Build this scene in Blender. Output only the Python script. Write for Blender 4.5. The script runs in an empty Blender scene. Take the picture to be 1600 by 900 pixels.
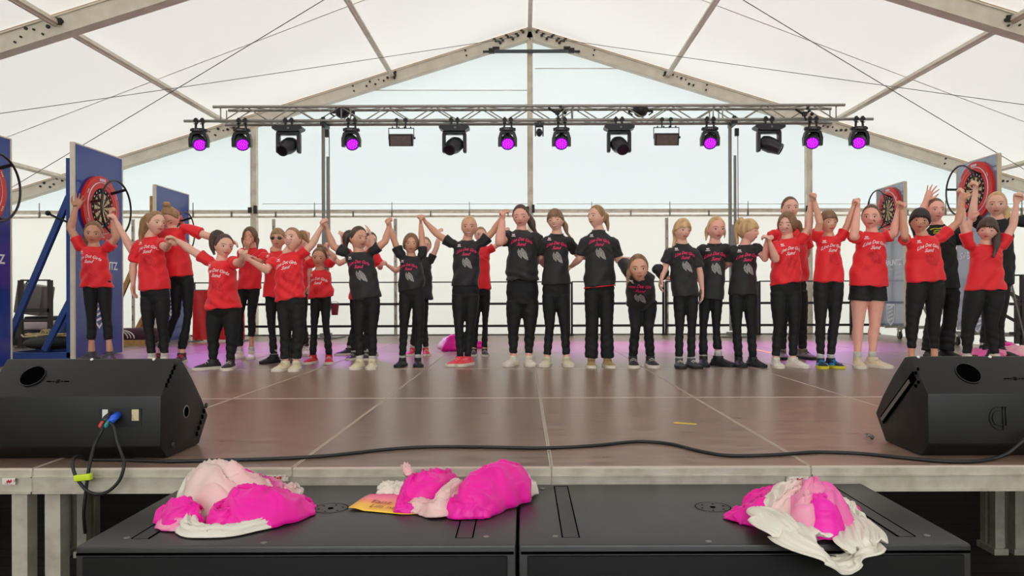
import bpy, bmesh, math, random
import numpy as np
from mathutils import Vector, Matrix, noise
from mathutils.bvhtree import BVHTree
from mathutils.geometry import tessellate_polygon

# ------------------------------------------------------------------ camera, sky, exposure
SC = bpy.context.scene
COL = SC.collection
F = 1172.0            # focal length in pixels of the 1600 px wide frame
VX, VY = 818.0, 464.0 # where the view axis meets the picture
ROLL = 0.003
HC = 1.656            # eye height; the stage top is at 1.0
ST = 1.0
cam_d = bpy.data.cameras.new('camera'); cam = bpy.data.objects.new('camera', cam_d); COL.objects.link(cam)
cam_d.sensor_width = 36.0; cam_d.lens = 36.0 * F / 1600.0
cam_d.shift_x = -(VX - 800) / 1600.0; cam_d.shift_y = (VY - 450) / 1600.0
cam_d.clip_start = 0.05; cam_d.clip_end = 200
cam.location = (0, 0, HC); cam.rotation_euler = (math.pi / 2, ROLL, 0)
SC.camera = cam
wd = bpy.data.worlds.new('overcast_sky'); SC.world = wd; wd.use_nodes = True
_bg = wd.node_tree.nodes['Background']
_bg.inputs[0].default_value = (0.93, 0.97, 1.0, 1); _bg.inputs[1].default_value = 3.9
sun_d = bpy.data.lights.new('sun', 'SUN'); sun = bpy.data.objects.new('sun', sun_d); COL.objects.link(sun)
sun_d.energy = 2.0; sun_d.angle = 0.6; sun_d.color = (1, .96, .9); sun.rotation_euler = (math.radians(-28), math.radians(18), 0)
SC.view_settings.view_transform = 'Standard'; SC.view_settings.look = 'None'
SC.view_settings.exposure = 0.48; SC.view_settings.gamma = 1.0; SC.view_settings.use_curve_mapping = False
try:
    SC.cycles.max_bounces = 10; SC.cycles.diffuse_bounces = 5; SC.cycles.transmission_bounces = 6; SC.cycles.transparent_max_bounces = 12
    SC.cycles.sample_clamp_indirect = 8
except Exception: pass

# ------------------------------------------------------------------ helpers
CR, SR_ = math.cos(ROLL), math.sin(ROLL)
def W(px, py, Y):
    a = px - VX; b = VY - py
    u = a * CR + b * SR_; v = -a * SR_ + b * CR
    return Vector((u * Y / F, Y, HC + v * Y / F))
def G(px, py, z=ST):
    a = px - VX; b = VY - py
    v = -a * SR_ + b * CR
    Y = (z - HC) * F / v
    return W(px, py, Y)
def V(*a): return Vector(a)
def lerp(a, b, t): return a + (b - a) * t
def sm(x, a=0.0, b=1.0):
    t = min(1, max(0, (x - a) / (b - a))); return t * t * (3 - 2 * t)
def s2l(c): return tuple(((x / 255) / 12.92 if x / 255 <= .04045 else ((x / 255 + .055) / 1.055) ** 2.4) for x in c)

class MB:
    def __init__(s, org=(0, 0, 0)):
        s.v = []; s.f = []; s.m = []; s.org = Vector(org)
    def add(s, vs, fs, mi=0):
        n = len(s.v); s.v += [tuple(Vector(p)) for p in vs]; s.f += [tuple(i + n for i in f) for f in fs]; s.m += [mi] * len(fs)
    def loft(s, rings, mi=0, cap=True, closed=False):
        n = len(s.v); k = len(rings[0])
        for r in rings: s.v += [tuple(p) for p in r]
        for i in range(len(rings) - 1 + (1 if closed else 0)):
            i2 = (i + 1) % len(rings)
            for j in range(k):
                s.f.append((n + i * k + j, n + i * k + (j + 1) % k, n + i2 * k + (j + 1) % k, n + i2 * k + j)); s.m.append(mi)
        if cap and not closed:
            s.f.append(tuple(n + j for j in reversed(range(k)))); s.m.append(mi)
            e = n + (len(rings) - 1) * k
            s.f.append(tuple(e + j for j in range(k))); s.m.append(mi)
    def ering(s, c, a, b, k=16):       # ellipse with half axes a, b (vectors)
        return [c + a * math.cos(2 * math.pi * j / k) + b * math.sin(2 * math.pi * j / k) for j in range(k)]
    def tube(s, pts, rad, k=10, mi=0, cap=True, round_=False, closed=False):
        pts = [Vector(p) for p in pts]
        if not hasattr(rad, '__len__'): rad = [rad] * len(pts)
        rings = []; n = len(pts); prev = None
        for i, p in enumerate(pts):
            if closed: t = pts[(i + 1) % n] - pts[i - 1]
            else: t = (pts[min(i + 1, n - 1)] - pts[max(i - 1, 0)])
            if t.length < 1e-9: t = Vector((0, 0, 1))
            t.normalize()
            if prev is None:
                a = t.cross(Vector((0, 0, 1)));
                if a.length < .05: a = t.cross(Vector((1, 0, 0)))
            else:
                a = prev - t * prev.dot(t)
            a.normalize(); prev = a; b = t.cross(a)
            rings.append((p, a, b, t, rad[i]))
        out = []
        if round_:
            p, a, b, t, r = rings[0]
            for q in (80, 50, 22): q = math.radians(q); out.append(s.ering(p - t * r * math.sin(q), a * r * math.cos(q), b * r * math.cos(q), k))
        for p, a, b, t, r in rings: out.append(s.ering(p, a * r, b * r, k))
        if round_:
            p, a, b, t, r = rings[-1]
            for q in (22, 50, 80): q = math.radians(q); out.append(s.ering(p + t * r * math.sin(q), a * r * math.cos(q), b * r * math.cos(q), k))
        s.loft(out, mi, cap, closed)
    def ell(s, c, ax, ay, az, mi=0, nu=16, nv=10):
        c = Vector(c); rings = []
        for i in range(nv):
            q = math.pi * (i + .5) / nv
            rings.append(s.ering(c + az * -math.cos(q), ax * math.sin(q), ay * math.sin(q), nu))
        s.loft(rings, mi)
    def sphere(s, c, r, mi=0, nu=14, nv=9): s.ell(c, V(r, 0, 0), V(0, r, 0), V(0, 0, r), mi, nu, nv)
    def box(s, c, size, mi=0, M=None, bev=0):
        c = Vector(c); x, y, z = [q / 2 for q in size]
        M = M or Matrix.Identity(3)
        if bev <= 0:
            vs = [c + M @ Vector((sx * x, sy * y, sz * z)) for sx in (-1, 1) for sy in (-1, 1) for sz in (-1, 1)]
            s.add(vs, [(0, 1, 3, 2), (4, 6, 7, 5), (0, 4, 5, 1), (2, 3, 7, 6), (0, 2, 6, 4), (1, 5, 7, 3)], mi)
        else:
            bm = bmesh.new(); bmesh.ops.create_cube(bm, size=1)
            for v in bm.verts: v.co = Vector((v.co.x * 2 * x, v.co.y * 2 * y, v.co.z * 2 * z))
            bmesh.ops.bevel(bm, geom=bm.edges[:], offset=bev, segments=2, affect='EDGES', profile=.5)
            bm.verts.index_update()
            s.add([c + M @ v.co for v in bm.verts], [tuple(v.index for v in f.verts) for f in bm.faces], mi); bm.free()
    def bar(s, p, q, w, h, mi=0, up=(0, 0, 1)):     # rectangular bar between two points
        p = Vector(p); q = Vector(q); t = (q - p).normalized(); up = Vector(up)
        a = t.cross(up)
        if a.length < .01: a = t.cross(Vector((0, 1, 0)))
        a.normalize(); b = a.cross(t)
        r = lambda c: [c + a * w / 2 + b * h / 2, c - a * w / 2 + b * h / 2, c - a * w / 2 - b * h / 2, c + a * w / 2 - b * h / 2]
        s.loft([r(p), r(q)], mi)
    def prism(s, poly, d, mi=0):      # polygon (list of Vector) pushed along vector d
        k = len(poly); d = Vector(d); tri = tessellate_polygon([poly]); n = len(s.v)
        s.v += [tuple(p) for p in poly] + [tuple(Vector(p) + d) for p in poly]
        for t in tri:
            s.f.append((n + t[0], n + t[1], n + t[2])); s.f.append((n + k + t[2], n + k + t[1], n + k + t[0])); s.m += [mi, mi]
        for j in range(k): s.f.append((n + j, n + (j + 1) % k, n + k + (j + 1) % k, n + k + j)); s.m.append(mi)
    def flat(s, poly, mi=0):
        tri = tessellate_polygon([poly]); n = len(s.v); s.v += [tuple(p) for p in poly]
        for t in tri: s.f.append(tuple(n + i for i in t)); s.m.append(mi)
    def mesh(s, name, mats, smooth=False, fixn=True):
        me = bpy.data.meshes.new(name)
        o = s.org
        me.from_pydata([(v[0] - o.x, v[1] - o.y, v[2] - o.z) for v in s.v], [], s.f)
        for m in mats: me.materials.append(m)
        me.polygons.foreach_set('material_index', s.m)
        if fixn:
            bm = bmesh.new(); bm.from_mesh(me); bmesh.ops.recalc_face_normals(bm, faces=bm.faces[:]); bm.to_mesh(me); bm.free()
        if smooth: me.polygons.foreach_set('use_smooth', [True] * len(me.polygons))
        me.update(); return me
    def build(s, name, mats, parent=None, smooth=False, fixn=True, auto=None):
        if not isinstance(mats, (list, tuple)): mats = [mats]
        me = s.mesh(name, mats, smooth or auto is not None, fixn)
        if auto is not None:
            try: me.set_sharp_from_angle(angle=math.radians(auto))
            except Exception: pass
        ob = bpy.data.objects.new(name, me); COL.objects.link(ob)
        if parent is not None: ob.parent = parent
        else: ob.location = s.org
        return ob

def tag(o, label=None, cat=None, group=None, kind=None):
    if label: o['label'] = label
    if cat: o['category'] = cat
    if group: o['group'] = group
    if kind: o['kind'] = kind
    return o
def empty(name, loc, label=None, cat=None, group=None, rot=(0, 0, 0)):
    o = bpy.data.objects.new(name, None); COL.objects.link(o); o.location = loc; o.rotation_euler = rot; o.empty_display_size = .1
    return tag(o, label, cat, group)
def copy_tree(o, parent=None):
    c = o.copy(); COL.objects.link(c)
    if parent is not None: c.parent = parent
    for ch in list(o.children): copy_tree(ch, c)
    return c
def remesh(ob, vox, it=2, fac=.5):
    m = ob.modifiers.new('r', 'REMESH'); m.mode = 'VOXEL'; m.voxel_size = vox; m.use_smooth_shade = True
    if it:
        sm_ = ob.modifiers.new('s', 'SMOOTH'); sm_.iterations = it; sm_.factor = fac
    dg = bpy.context.evaluated_depsgraph_get(); dg.update()
    me = bpy.data.meshes.new_from_object(ob.evaluated_get(dg), depsgraph=dg)
    old = ob.data; ob.modifiers.clear()
    mats = [m for m in old.materials]
    ob.data = me; me.name = old.name; bpy.data.meshes.remove(old)
    me.materials.clear()
    for m in mats: me.materials.append(m)
    me.polygons.foreach_set('use_smooth', [True] * len(me.polygons)); me.update()
    return ob
def coords(me):
    a = np.empty(len(me.vertices) * 3, dtype=np.float32); me.vertices.foreach_get('co', a); return a.reshape(-1, 3)

# ------------------------------------------------------------------ materials
MATS = {}
def mat(name, rgb, rough=.6, metal=0.0, bump=None, noise_col=None, spec=None, emit=None, sheen=0, coat=0, sss=0, stretch=None):
    if name in MATS: return MATS[name]
    m = bpy.data.materials.new(name); m.use_nodes = True; nt = m.node_tree; p = nt.nodes['Principled BSDF']
    c = s2l(rgb); p.inputs['Base Color'].default_value = (*c, 1); p.inputs['Roughness'].default_value = rough; p.inputs['Metallic'].default_value = metal
    if spec is not None: p.inputs['Specular IOR Level'].default_value = spec
    if sheen: p.inputs['Sheen Weight'].default_value = sheen
    if coat: p.inputs['Coat Weight'].default_value = coat; p.inputs['Coat Roughness'].default_value = .08
    if sss:
        p.inputs['Subsurface Weight'].default_value = sss; p.inputs['Subsurface Radius'].default_value = (.012, .005, .003); p.inputs['Subsurface Scale'].default_value = 1
    if emit: p.inputs['Emission Color'].default_value = (*s2l(emit[0]), 1); p.inputs['Emission Strength'].default_value = emit[1]
    tc = None
    def coord(scale, st=stretch):
        nonlocal tc
        if tc is None: tc = nt.nodes.new('ShaderNodeTexCoord')
        mp = nt.nodes.new('ShaderNodeMapping'); nt.links.new(tc.outputs['Object'], mp.inputs[0])
        if st: mp.inputs['Scale'].default_value = st
        n = nt.nodes.new('ShaderNodeTexNoise'); n.inputs['Scale'].default_value = scale; n.inputs['Detail'].default_value = 4
        nt.links.new(mp.outputs[0], n.inputs['Vector']); return n
    if bump:
        n = coord(bump[0]); b = nt.nodes.new('ShaderNodeBump'); b.inputs['Strength'].default_value = bump[1]; b.inputs['Distance'].default_value = bump[2] if len(bump) > 2 else .01
        nt.links.new(n.outputs['Fac'], b.inputs['Height']); nt.links.new(b.outputs[0], p.inputs['Normal'])
    if noise_col:    # (scale, rgb2, contrast lo, hi)
        n = coord(noise_col[0]); r = nt.nodes.new('ShaderNodeValToRGB'); nt.links.new(n.outputs['Fac'], r.inputs[0])
        r.color_ramp.elements[0].position = noise_col[2]; r.color_ramp.elements[1].position = noise_col[3]
        r.color_ramp.elements[0].color = (*c, 1); r.color_ramp.elements[1].color = (*s2l(noise_col[1]), 1)
        nt.links.new(r.outputs[0], p.inputs['Base Color'])
    MATS[name] = m; return m
def membrane(name, rgb, trans, refl, bump=(1.2, .25, .05)):
    m = bpy.data.materials.new(name); m.use_nodes = True; nt = m.node_tree; nt.nodes.clear()
    out = nt.nodes.new('ShaderNodeOutputMaterial'); mx = nt.nodes.new('ShaderNodeAddShader')
    t = nt.nodes.new('ShaderNodeBsdfTranslucent'); d = nt.nodes.new('ShaderNodeBsdfDiffuse')
    c = s2l(rgb); t.inputs[0].default_value = (*[x * trans for x in c], 1); d.inputs[0].default_value = (*[x * refl for x in c], 1)
    tc = nt.nodes.new('ShaderNodeTexCoord'); n = nt.nodes.new('ShaderNodeTexNoise'); n.inputs['Scale'].default_value = bump[0]; n.inputs['Detail'].default_value = 3
    b = nt.nodes.new('ShaderNodeBump'); b.inputs['Strength'].default_value = bump[1]; b.inputs['Distance'].default_value = bump[2]
    nt.links.new(tc.outputs['Object'], n.inputs['Vector']); nt.links.new(n.outputs['Fac'], b.inputs['Height'])
    nt.links.new(b.outputs[0], t.inputs['Normal']); nt.links.new(b.outputs[0], d.inputs['Normal'])
    nt.links.new(t.outputs[0], mx.inputs[0]); nt.links.new(d.outputs[0], mx.inputs[1]); nt.links.new(mx.outputs[0], out.inputs[0])
    return m
M_ROOF = membrane('roof_fabric', (255, 251, 243), .118, .50)
M_GUP = membrane('gable_fabric', (244, 252, 255), .178, .50)
M_GLO = membrane('wall_fabric', (254, 251, 244), .175, .50, (.9, .35, .06))
M_ALU = mat('aluminium', (222, 214, 198), .5, .1, noise_col=(6, (206, 196, 178), .3, .75))
M_ALUD = mat('weathered_aluminium', (226, 218, 200), .5, .1, noise_col=(9, (196, 186, 164), .35, .8))
M_TRUSS = mat('truss_aluminium', (162, 159, 150), .38, .6)
M_STEEL = mat('galvanised_steel', (124, 122, 116), .45, .6)
M_CABLE = mat('steel_cable', (120, 120, 116), .5, .4)
M_CABLE2 = mat('pale_rope', (222, 218, 208), .8)
M_EDGE = mat('keder_strip', (176, 128, 82), .7)
M_BOLT = mat('bolt_dark', (52, 48, 44), .5, .5)
M_BLK = mat('black_metal', (26, 26, 28), .45, .2)
M_BLKP = mat('black_plastic', (24, 24, 26), .4, bump=(90, .15, .002))
M_SPK = mat('speaker_paint', (17, 16, 15), .42, spec=.42, bump=(260, .35, .001), noise_col=(5, (24, 23, 21), .4, .7))
M_SUB = mat('subwoofer_paint', (26, 26, 26), .38, spec=.6, bump=(200, .3, .001), noise_col=(4, (36, 35, 34), .35, .75))
M_DARK = mat('hole_black', (5, 5, 5), .9, spec=0)
M_WHT = mat('white_plastic', (225, 222, 215), .5)
M_LABEL = mat('cream_label', (205, 192, 150), .6, noise_col=(60, (150, 130, 90), .55, .7))
M_RUB = mat('cable_rubber', (22, 22, 24), .5)

# ------------------------------------------------------------------ the tent
XC = .126; APEX = 6.46; SL = .312; HW = 10.0
FR = [13.4, 8.37, 3.35, -1.67, -6.7]
def zr(x): return APEX - SL * abs(x - XC)
mb = MB()
def roof_side(s):
    n = 24; rows = []
    for Y in [13.55] + [13.4 - i * .5025 * 1 for i in range(41)]:
        rows.append([V(XC + s * HW * i / n, Y, zr(XC + s * HW * i / n) + .03) for i in range(n + 1)])
    k = n + 1; vs = [p for r in rows for p in r]
    fs = [(i * k + j, i * k + j + 1, (i + 1) * k + j + 1, (i + 1) * k + j) for i in range(len(rows) - 1) for j in range(n)]
    mb.add(vs, fs)
roof_side(-1); roof_side(1)
o = mb.build('ceiling', M_ROOF, smooth=False); tag(o, kind='structure')
EAVE = zr(XC + HW)
for s, nm in ((-1, 'wall_left'), (1, 'wall_right')):
    mb = MB(); x = XC + s * HW
    mb.box((x, 3.4, EAVE / 2), (.02, 20.2, EAVE)); tag(mb.build(nm, M_GLO), kind='structure')
ZRAIL = W(600, 331, 13.45).z
mb = MB(); Y = 13.5
def strip(z0f, z1f, mi):
    xs = np.linspace(XC - HW, XC + HW, 81); vs = []; fs = []
    for x in xs: vs += [V(x, Y, z0f(x)), V(x, Y, z1f(x))]
    for i in range(80): fs.append((2 * i, 2 * i + 2, 2 * i + 3, 2 * i + 1))
    mb.add(vs, fs, mi)
strip(lambda x: 0, lambda x: ZRAIL, 1); strip(lambda x: ZRAIL, lambda x: zr(x) + .02, 0)
tag(mb.build('wall_back', [M_GUP, M_GLO], fixn=False), kind='structure')
mb = MB(); mb.add([V(XC - HW, -6.75, 0), V(XC + HW, -6.75, 0), V(XC + HW, -6.75, 2.9), V(XC - HW, -6.75, 2.9)], [(0, 1, 2, 3)]); tag(mb.build('wall_front_unseen', M_GLO), kind='structure')  # unseen wall behind the camera, height set so daylight enters only above it
# ground: a dark wooden floor laid out under the tent
def floor_mat():
    m = bpy.data.materials.new('plank_floor'); m.use_nodes = True; nt = m.node_tree; p = nt.nodes['Principled BSDF']; p.inputs['Roughness'].default_value = .7
    tc = nt.nodes.new('ShaderNodeTexCoord'); br = nt.nodes.new('ShaderNodeTexBrick'); br.inputs['Scale'].default_value = 1.0
    br.inputs['Brick Width'].default_value = 2.4; br.inputs['Row Height'].default_value = .16; br.inputs['Mortar Size'].default_value = .006
    br.inputs['Color1'].default_value = (*s2l((72, 56, 45)), 1); br.inputs['Color2'].default_value = (*s2l((58, 46, 38)), 1); br.inputs['Mortar'].default_value = (*s2l((22, 18, 15)), 1)
    nt.links.new(tc.outputs['Object'], br.inputs['Vector']); nt.links.new(br.outputs[0], p.inputs['Base Color']); return m
mb = MB(); mb.box((XC, 3.0, -.05), (20.6, 22.0, .1)); tag(mb.build('floor', floor_mat()), kind='structure')
mb = MB(); mb.add([V(-70, -60, -.12), V(70, -60, -.12), V(70, 80, -.12), V(-70, 80, -.12)], [(0, 1, 2, 3)])
tag(mb.build('lawn', mat('grass_ground', (96, 104, 70), .9, bump=(12, .6, .05), noise_col=(3, (120, 118, 84), .3, .7))), kind='structure')

wh = ['gable', 'second', 'third', 'fourth', 'fifth']
PX = [-8.24, -5.3, -2.45, 2.45, 5.3, 8.1]
for i, Yf in enumerate(FR):
    for s, side in ((-1, 'left'), (1, 'right')):
        mb = MB((XC, Yf, APEX)); d = Vector((s * HW, 0, -SL * HW)); dn = d.normalized(); nrm = Vector((-dn.z * s, 0, dn.x * s)) * (1 if True else -1)
        nrm = Vector((dn.z * -s, 0, abs(dn.x)));  # outward/up normal of the slope
        h = .205 if i == 0 else .225; w = .12
        p0 = V(XC, Yf, APEX) - nrm * (h / 2 + .01); p1 = V(XC, Yf, APEX) + d - nrm * (h / 2 + .01)
        mb.bar(p0, p1, w, h, 0, up=nrm)
        for zz in (-1, 1): mb.bar(p0 + nrm * zz * (h / 2 - .012), p1 + nrm * zz * (h / 2 - .012), w + .03, .02, 0, up=nrm)
        r = mb.build('tent_rafter', M_ALU)
        tag(r, 'grey aluminium rafter of the %s frame, %s slope%s' % (wh[i], side, ', against the end wall' if i == 0 else (', in the top %s corner' % side if i == 1 else '')), 'rafter', 'roof rafters')
        if i > 1: continue
        m2 = MB((XC, Yf, APEX)); m2.bar(p0 + nrm * (h / 2 + .006) + V(0, -w / 2, 0), p1 + nrm * (h / 2 + .006) + V(0, -w / 2, 0), .012, .012, 0, up=nrm); tag(m2.build('edge_strip', M_EDGE, r), 'ochre edge strip')
        # bolt clusters on the inner face
        yb = Yf - w / 2 - .012
        for x0 in PX:
            if (x0 > 0) != (s > 0): continue
            for q in range(9):
                m3 = MB((XC, Yf, APEX)); rr = random.Random(int(x0 * 10) * 17 + q * 5 + i)
                dx = (-.55 + q * .085) * s * -1 * (1 if q < 8 else 0); t = (x0 + dx * .9) / (s * HW)
                c = V(XC, yb, APEX) + d * t - nrm * (h * .5 + rr.uniform(-.5, .5) * h * .55)
                m3.tube([c + V(0, .012, 0), c - V(0, .01, 0)], rr.choice([.012, .018, .022]), 8); m3.build('bolt', M_BOLT, r)
            m3 = MB((XC, Yf, APEX)); c = V(XC, yb, APEX) + d * (x0 / (s * HW)) - nrm * h * .4; m3.box(c, (.09, .03, .07))
            m3.build('bolt_plate', M_BOLT, r)
        if i == 0:
            for t in (.12, .37, .63, .9):
                for q in (.3, .75):
                    m3 = MB((XC, Yf, APEX)); c = V(XC, yb, APEX) + d * (t * .8 + .02) - nrm * h * q + V(.02 * s * q, 0, 0); m3.tube([c + V(0, .012, 0), c - V(0, .008, 0)], .016, 8); m3.build('bolt', M_BOLT, r)
            for q in range(7):
                m3 = MB((XC, Yf, APEX)); c = V(XC + s * (.12 + .09 * q * (1 if q < 5 else .9)), yb, 0); c.z = zr(c.x) - h * (.45 + .16 * ((q * 7) % 3 - 1)); m3.tube([c + V(0, .012, 0), c - V(0, .012, 0)], .024, 8); m3.box(c + V(.03 * s, -.005, .03), (.05, .02, .02)); m3.build('ridge_bolt', M_BOLT, r)
names = ['outermost left', 'middle left', 'inner left', 'inner right', 'middle right', 'outermost right']
bays = [(FR[0], FR[1], 'back bay'), (FR[1], FR[2], 'second bay'), (FR[2], FR[3], 'third bay'), (FR[3], FR[4], 'rear bay')]
for ya, yb, bn in bays:
    for nm, x in zip(names, PX):
        z = zr(XC + x) - .10
        mb = MB((XC + x, ya, z)); mb.bar((XC + x, ya - .06, z), (XC + x, yb + .06, z), .075, .055, 0, up=(SL * (1 if x > 0 else -1), 0, 1)); mb.bar((XC + x, ya - .06, z - .03), (XC + x, yb + .06, z - .03), .02, .02)
        tag(mb.build('roof_purlin', M_ALU), 'grey roof purlin of the %s, %s of the row' % (bn, nm), 'purlin', 'roof purlins')
    mb = MB((XC, ya, APEX)); mb.bar((XC, ya - .1, APEX - .06), (XC, yb + .06, APEX - .06), .07, .08)
    tag(mb.build('ridge_purlin', M_ALU), 'grey ridge purlin along the highest line of the roof, %s' % bn, 'purlin', 'roof purlins')
# posts of the end wall
for px, nm in ((-9.82, 'at the left corner'), (-4.93, 'left of centre'), (0, 'in the centre under the ridge'), (4.97, 'right of centre'), (9.82, 'at the right corner')):
    x = XC + px; top = zr(x) - .2
    mb = MB((x, 13.4, 0)); mb.bar((x, 13.4, 0), (x, 13.4, top), .10, .12, 0)
    for s in (-1, 1): mb.bar((x + s * .035, 13.335, 0), (x + s * .035, 13.335, top), .012, .012)
    p = mb.build('gable_post', M_ALUD); tag(p, 'upright aluminium post of the end wall, %s' % nm, 'post', 'end wall posts')
    m2 = MB((x, 13.4, 0)); m2.box((x + .05, 13.31, ZRAIL + .03), (.05, .06, .14)); m2.build('bracket', M_BOLT, p); m2 = MB((x, 13.4, 0)); m2.box((x - .05, 13.31, ZRAIL + .02), (.05, .06, .1)); m2.build('bracket', M_BOLT, p)
xs = [XC - 9.82, XC - 4.93, XC, XC + 4.97, XC + 9.82]
for i, nm in enumerate(('far left', 'left centre', 'right centre', 'far right')):
    a, b = xs[i] + .05, xs[i + 1] - .05
    mb = MB(((a + b) / 2, 13.4, ZRAIL)); mb.bar((a, 13.4, ZRAIL), (b, 13.4, ZRAIL), .06, .06); mb.bar((a, 13.37, ZRAIL + .025), (b, 13.37, ZRAIL + .025), .012, .012)
    r = mb.build('gable_rail', M_ALUD); tag(r, 'horizontal aluminium rail across the end wall, %s section' % nm, 'rail', 'end wall rails')
    m2 = MB(((a + b) / 2, 13.4, ZRAIL)); m2.tube([(a, 13.38, ZRAIL - .09), (b, 13.38, ZRAIL - .09)], .018, 8)
    m2.build('curtain_rod', M_ALUD, r)
    k = 7
    for j in range(k):
        m2 = MB(((a + b) / 2, 13.4, ZRAIL)); x = a + (b - a) * (j + .5) / k; m2.box((x, 13.36, ZRAIL - .05), (.025, .03, .1)); 
        if j % 2: m2.bar((x, 13.355, ZRAIL - .05), (x, 13.355, ZRAIL + .16), .012, .012)
        m2.build('rod_hook', M_STEEL, r)
# tie beam under the ridge
a = W(768, 80.5, 13.3); b = W(893, 80, 13.3)
mb = MB((XC, 13.3, a.z)); mb.bar(a, b, .05, .05)
t = mb.build('ridge_tie', mat('dark_grey_metal', (70, 76, 80), .5, .4)); tag(t, 'dark grey tie bar under the ridge of the gable frame', 'tie bar')
for q, s in ((a, -1), (b, 1)):
    m2 = MB((XC, 13.3, a.z)); m2.box(q + V(0, 0, .01), (.1, .07, .08)); m2.box(q + V(s * .1, 0, -.005), (.1, .05, .03)); m2.box(q + V(-s * .08, 0, .06), (.12, .05, .04)); m2.build('clamp', M_BOLT, t)
# cables
def cable(name, pts, r, m, label, cat='cable', group=None, k=6):
    mb = MB(pts[0]); mb.tube(pts, r, k, round_=False); return tag(mb.build(name, m, smooth=True), label, cat, group)
def sag(a, b, s, n=14): return [a.lerp(b, i / n) + V(0, 0, -s * 4 * (i / n) * (1 - i / n)) for i in range(n + 1)]
zo = -.14
for s, side in ((-1, 'left'), (1, 'right')):
    x3 = XC + s * 9.9
    cable('bracing_cable', sag(V(XC + s * .2, 13.3, APEX + zo - .05), V(x3, 8.45, zr(x3) + zo - .03), .02), .005, M_CABLE, 'thin dark bracing cable from the gable ridge down to the %s' % side, group='roof bracing cables')
    cable('bracing_cable', sag(V(XC + s * .2, 8.45, APEX + zo), V(x3, 13.3, zr(x3) + zo - .02), .02), .006, M_CABLE, 'thin dark cable falling from above the picture to the %s eave' % side, group='roof bracing cables')
    q0 = V(XC + s * .6, 10.0, zr(XC + s * .6) - .03); q1 = V(XC + s * 9.0, 11.2, zr(XC + s * 9.0) - .03)
    cable('roof_rope', sag(q0, q1, -.0), .006, M_CABLE2, 'pale thin rope lying against the %s roof fabric' % side, group='pale roof ropes')
for (x0, x1, py, side) in ((576, 825, 141, 'left'), (836, 985, 107, 'right')):
    cable('gable_wire', [W(x0, py, 13.46), W(x1, py, 13.46)], .008, M_CABLE2, 'thin wire stretched across the %s half of the upper gable' % side)
for x0, x1, side in ((410, 829, 'left centre'), (838, 1262, 'right centre'), (1270, 1600, 'far right')):
    cable('gable_wire', [W(x0, 318.5, 13.46), W(x1, 318.5, 13.46)], .006, M_CABLE2, 'thin wire just above the horizontal wall rail, %s bay' % side)
# lacing seams in the wall fabric
M_SEAM = membrane('seam_band', (246, 240, 226), .20, .5)
for px, nm in ((617, 'left'), (1043, 'right'), (1241, 'beside the right post'), (426, 'beside the left post'), (205, 'far left')):
    p = W(px, 400, 13.42); mb = MB((p.x, 13.46, 0)); mb.box((p.x, 13.485, (ZRAIL - .12) / 2), (.06, .004, ZRAIL - .12))
    s_ = mb.build('fabric_seam', M_SEAM); tag(s_, 'laced vertical seam in the white wall fabric, %s' % nm, 'seam', 'laced wall seams')
    m2 = MB((p.x, 13.46, 0))
    for j in range(14): m2.box((p.x, 13.458, .3 + j * .2), (.012, .012, .10 if j % 2 else .04))
    m2.build('lacing', M_CABLE, s_)

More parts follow.
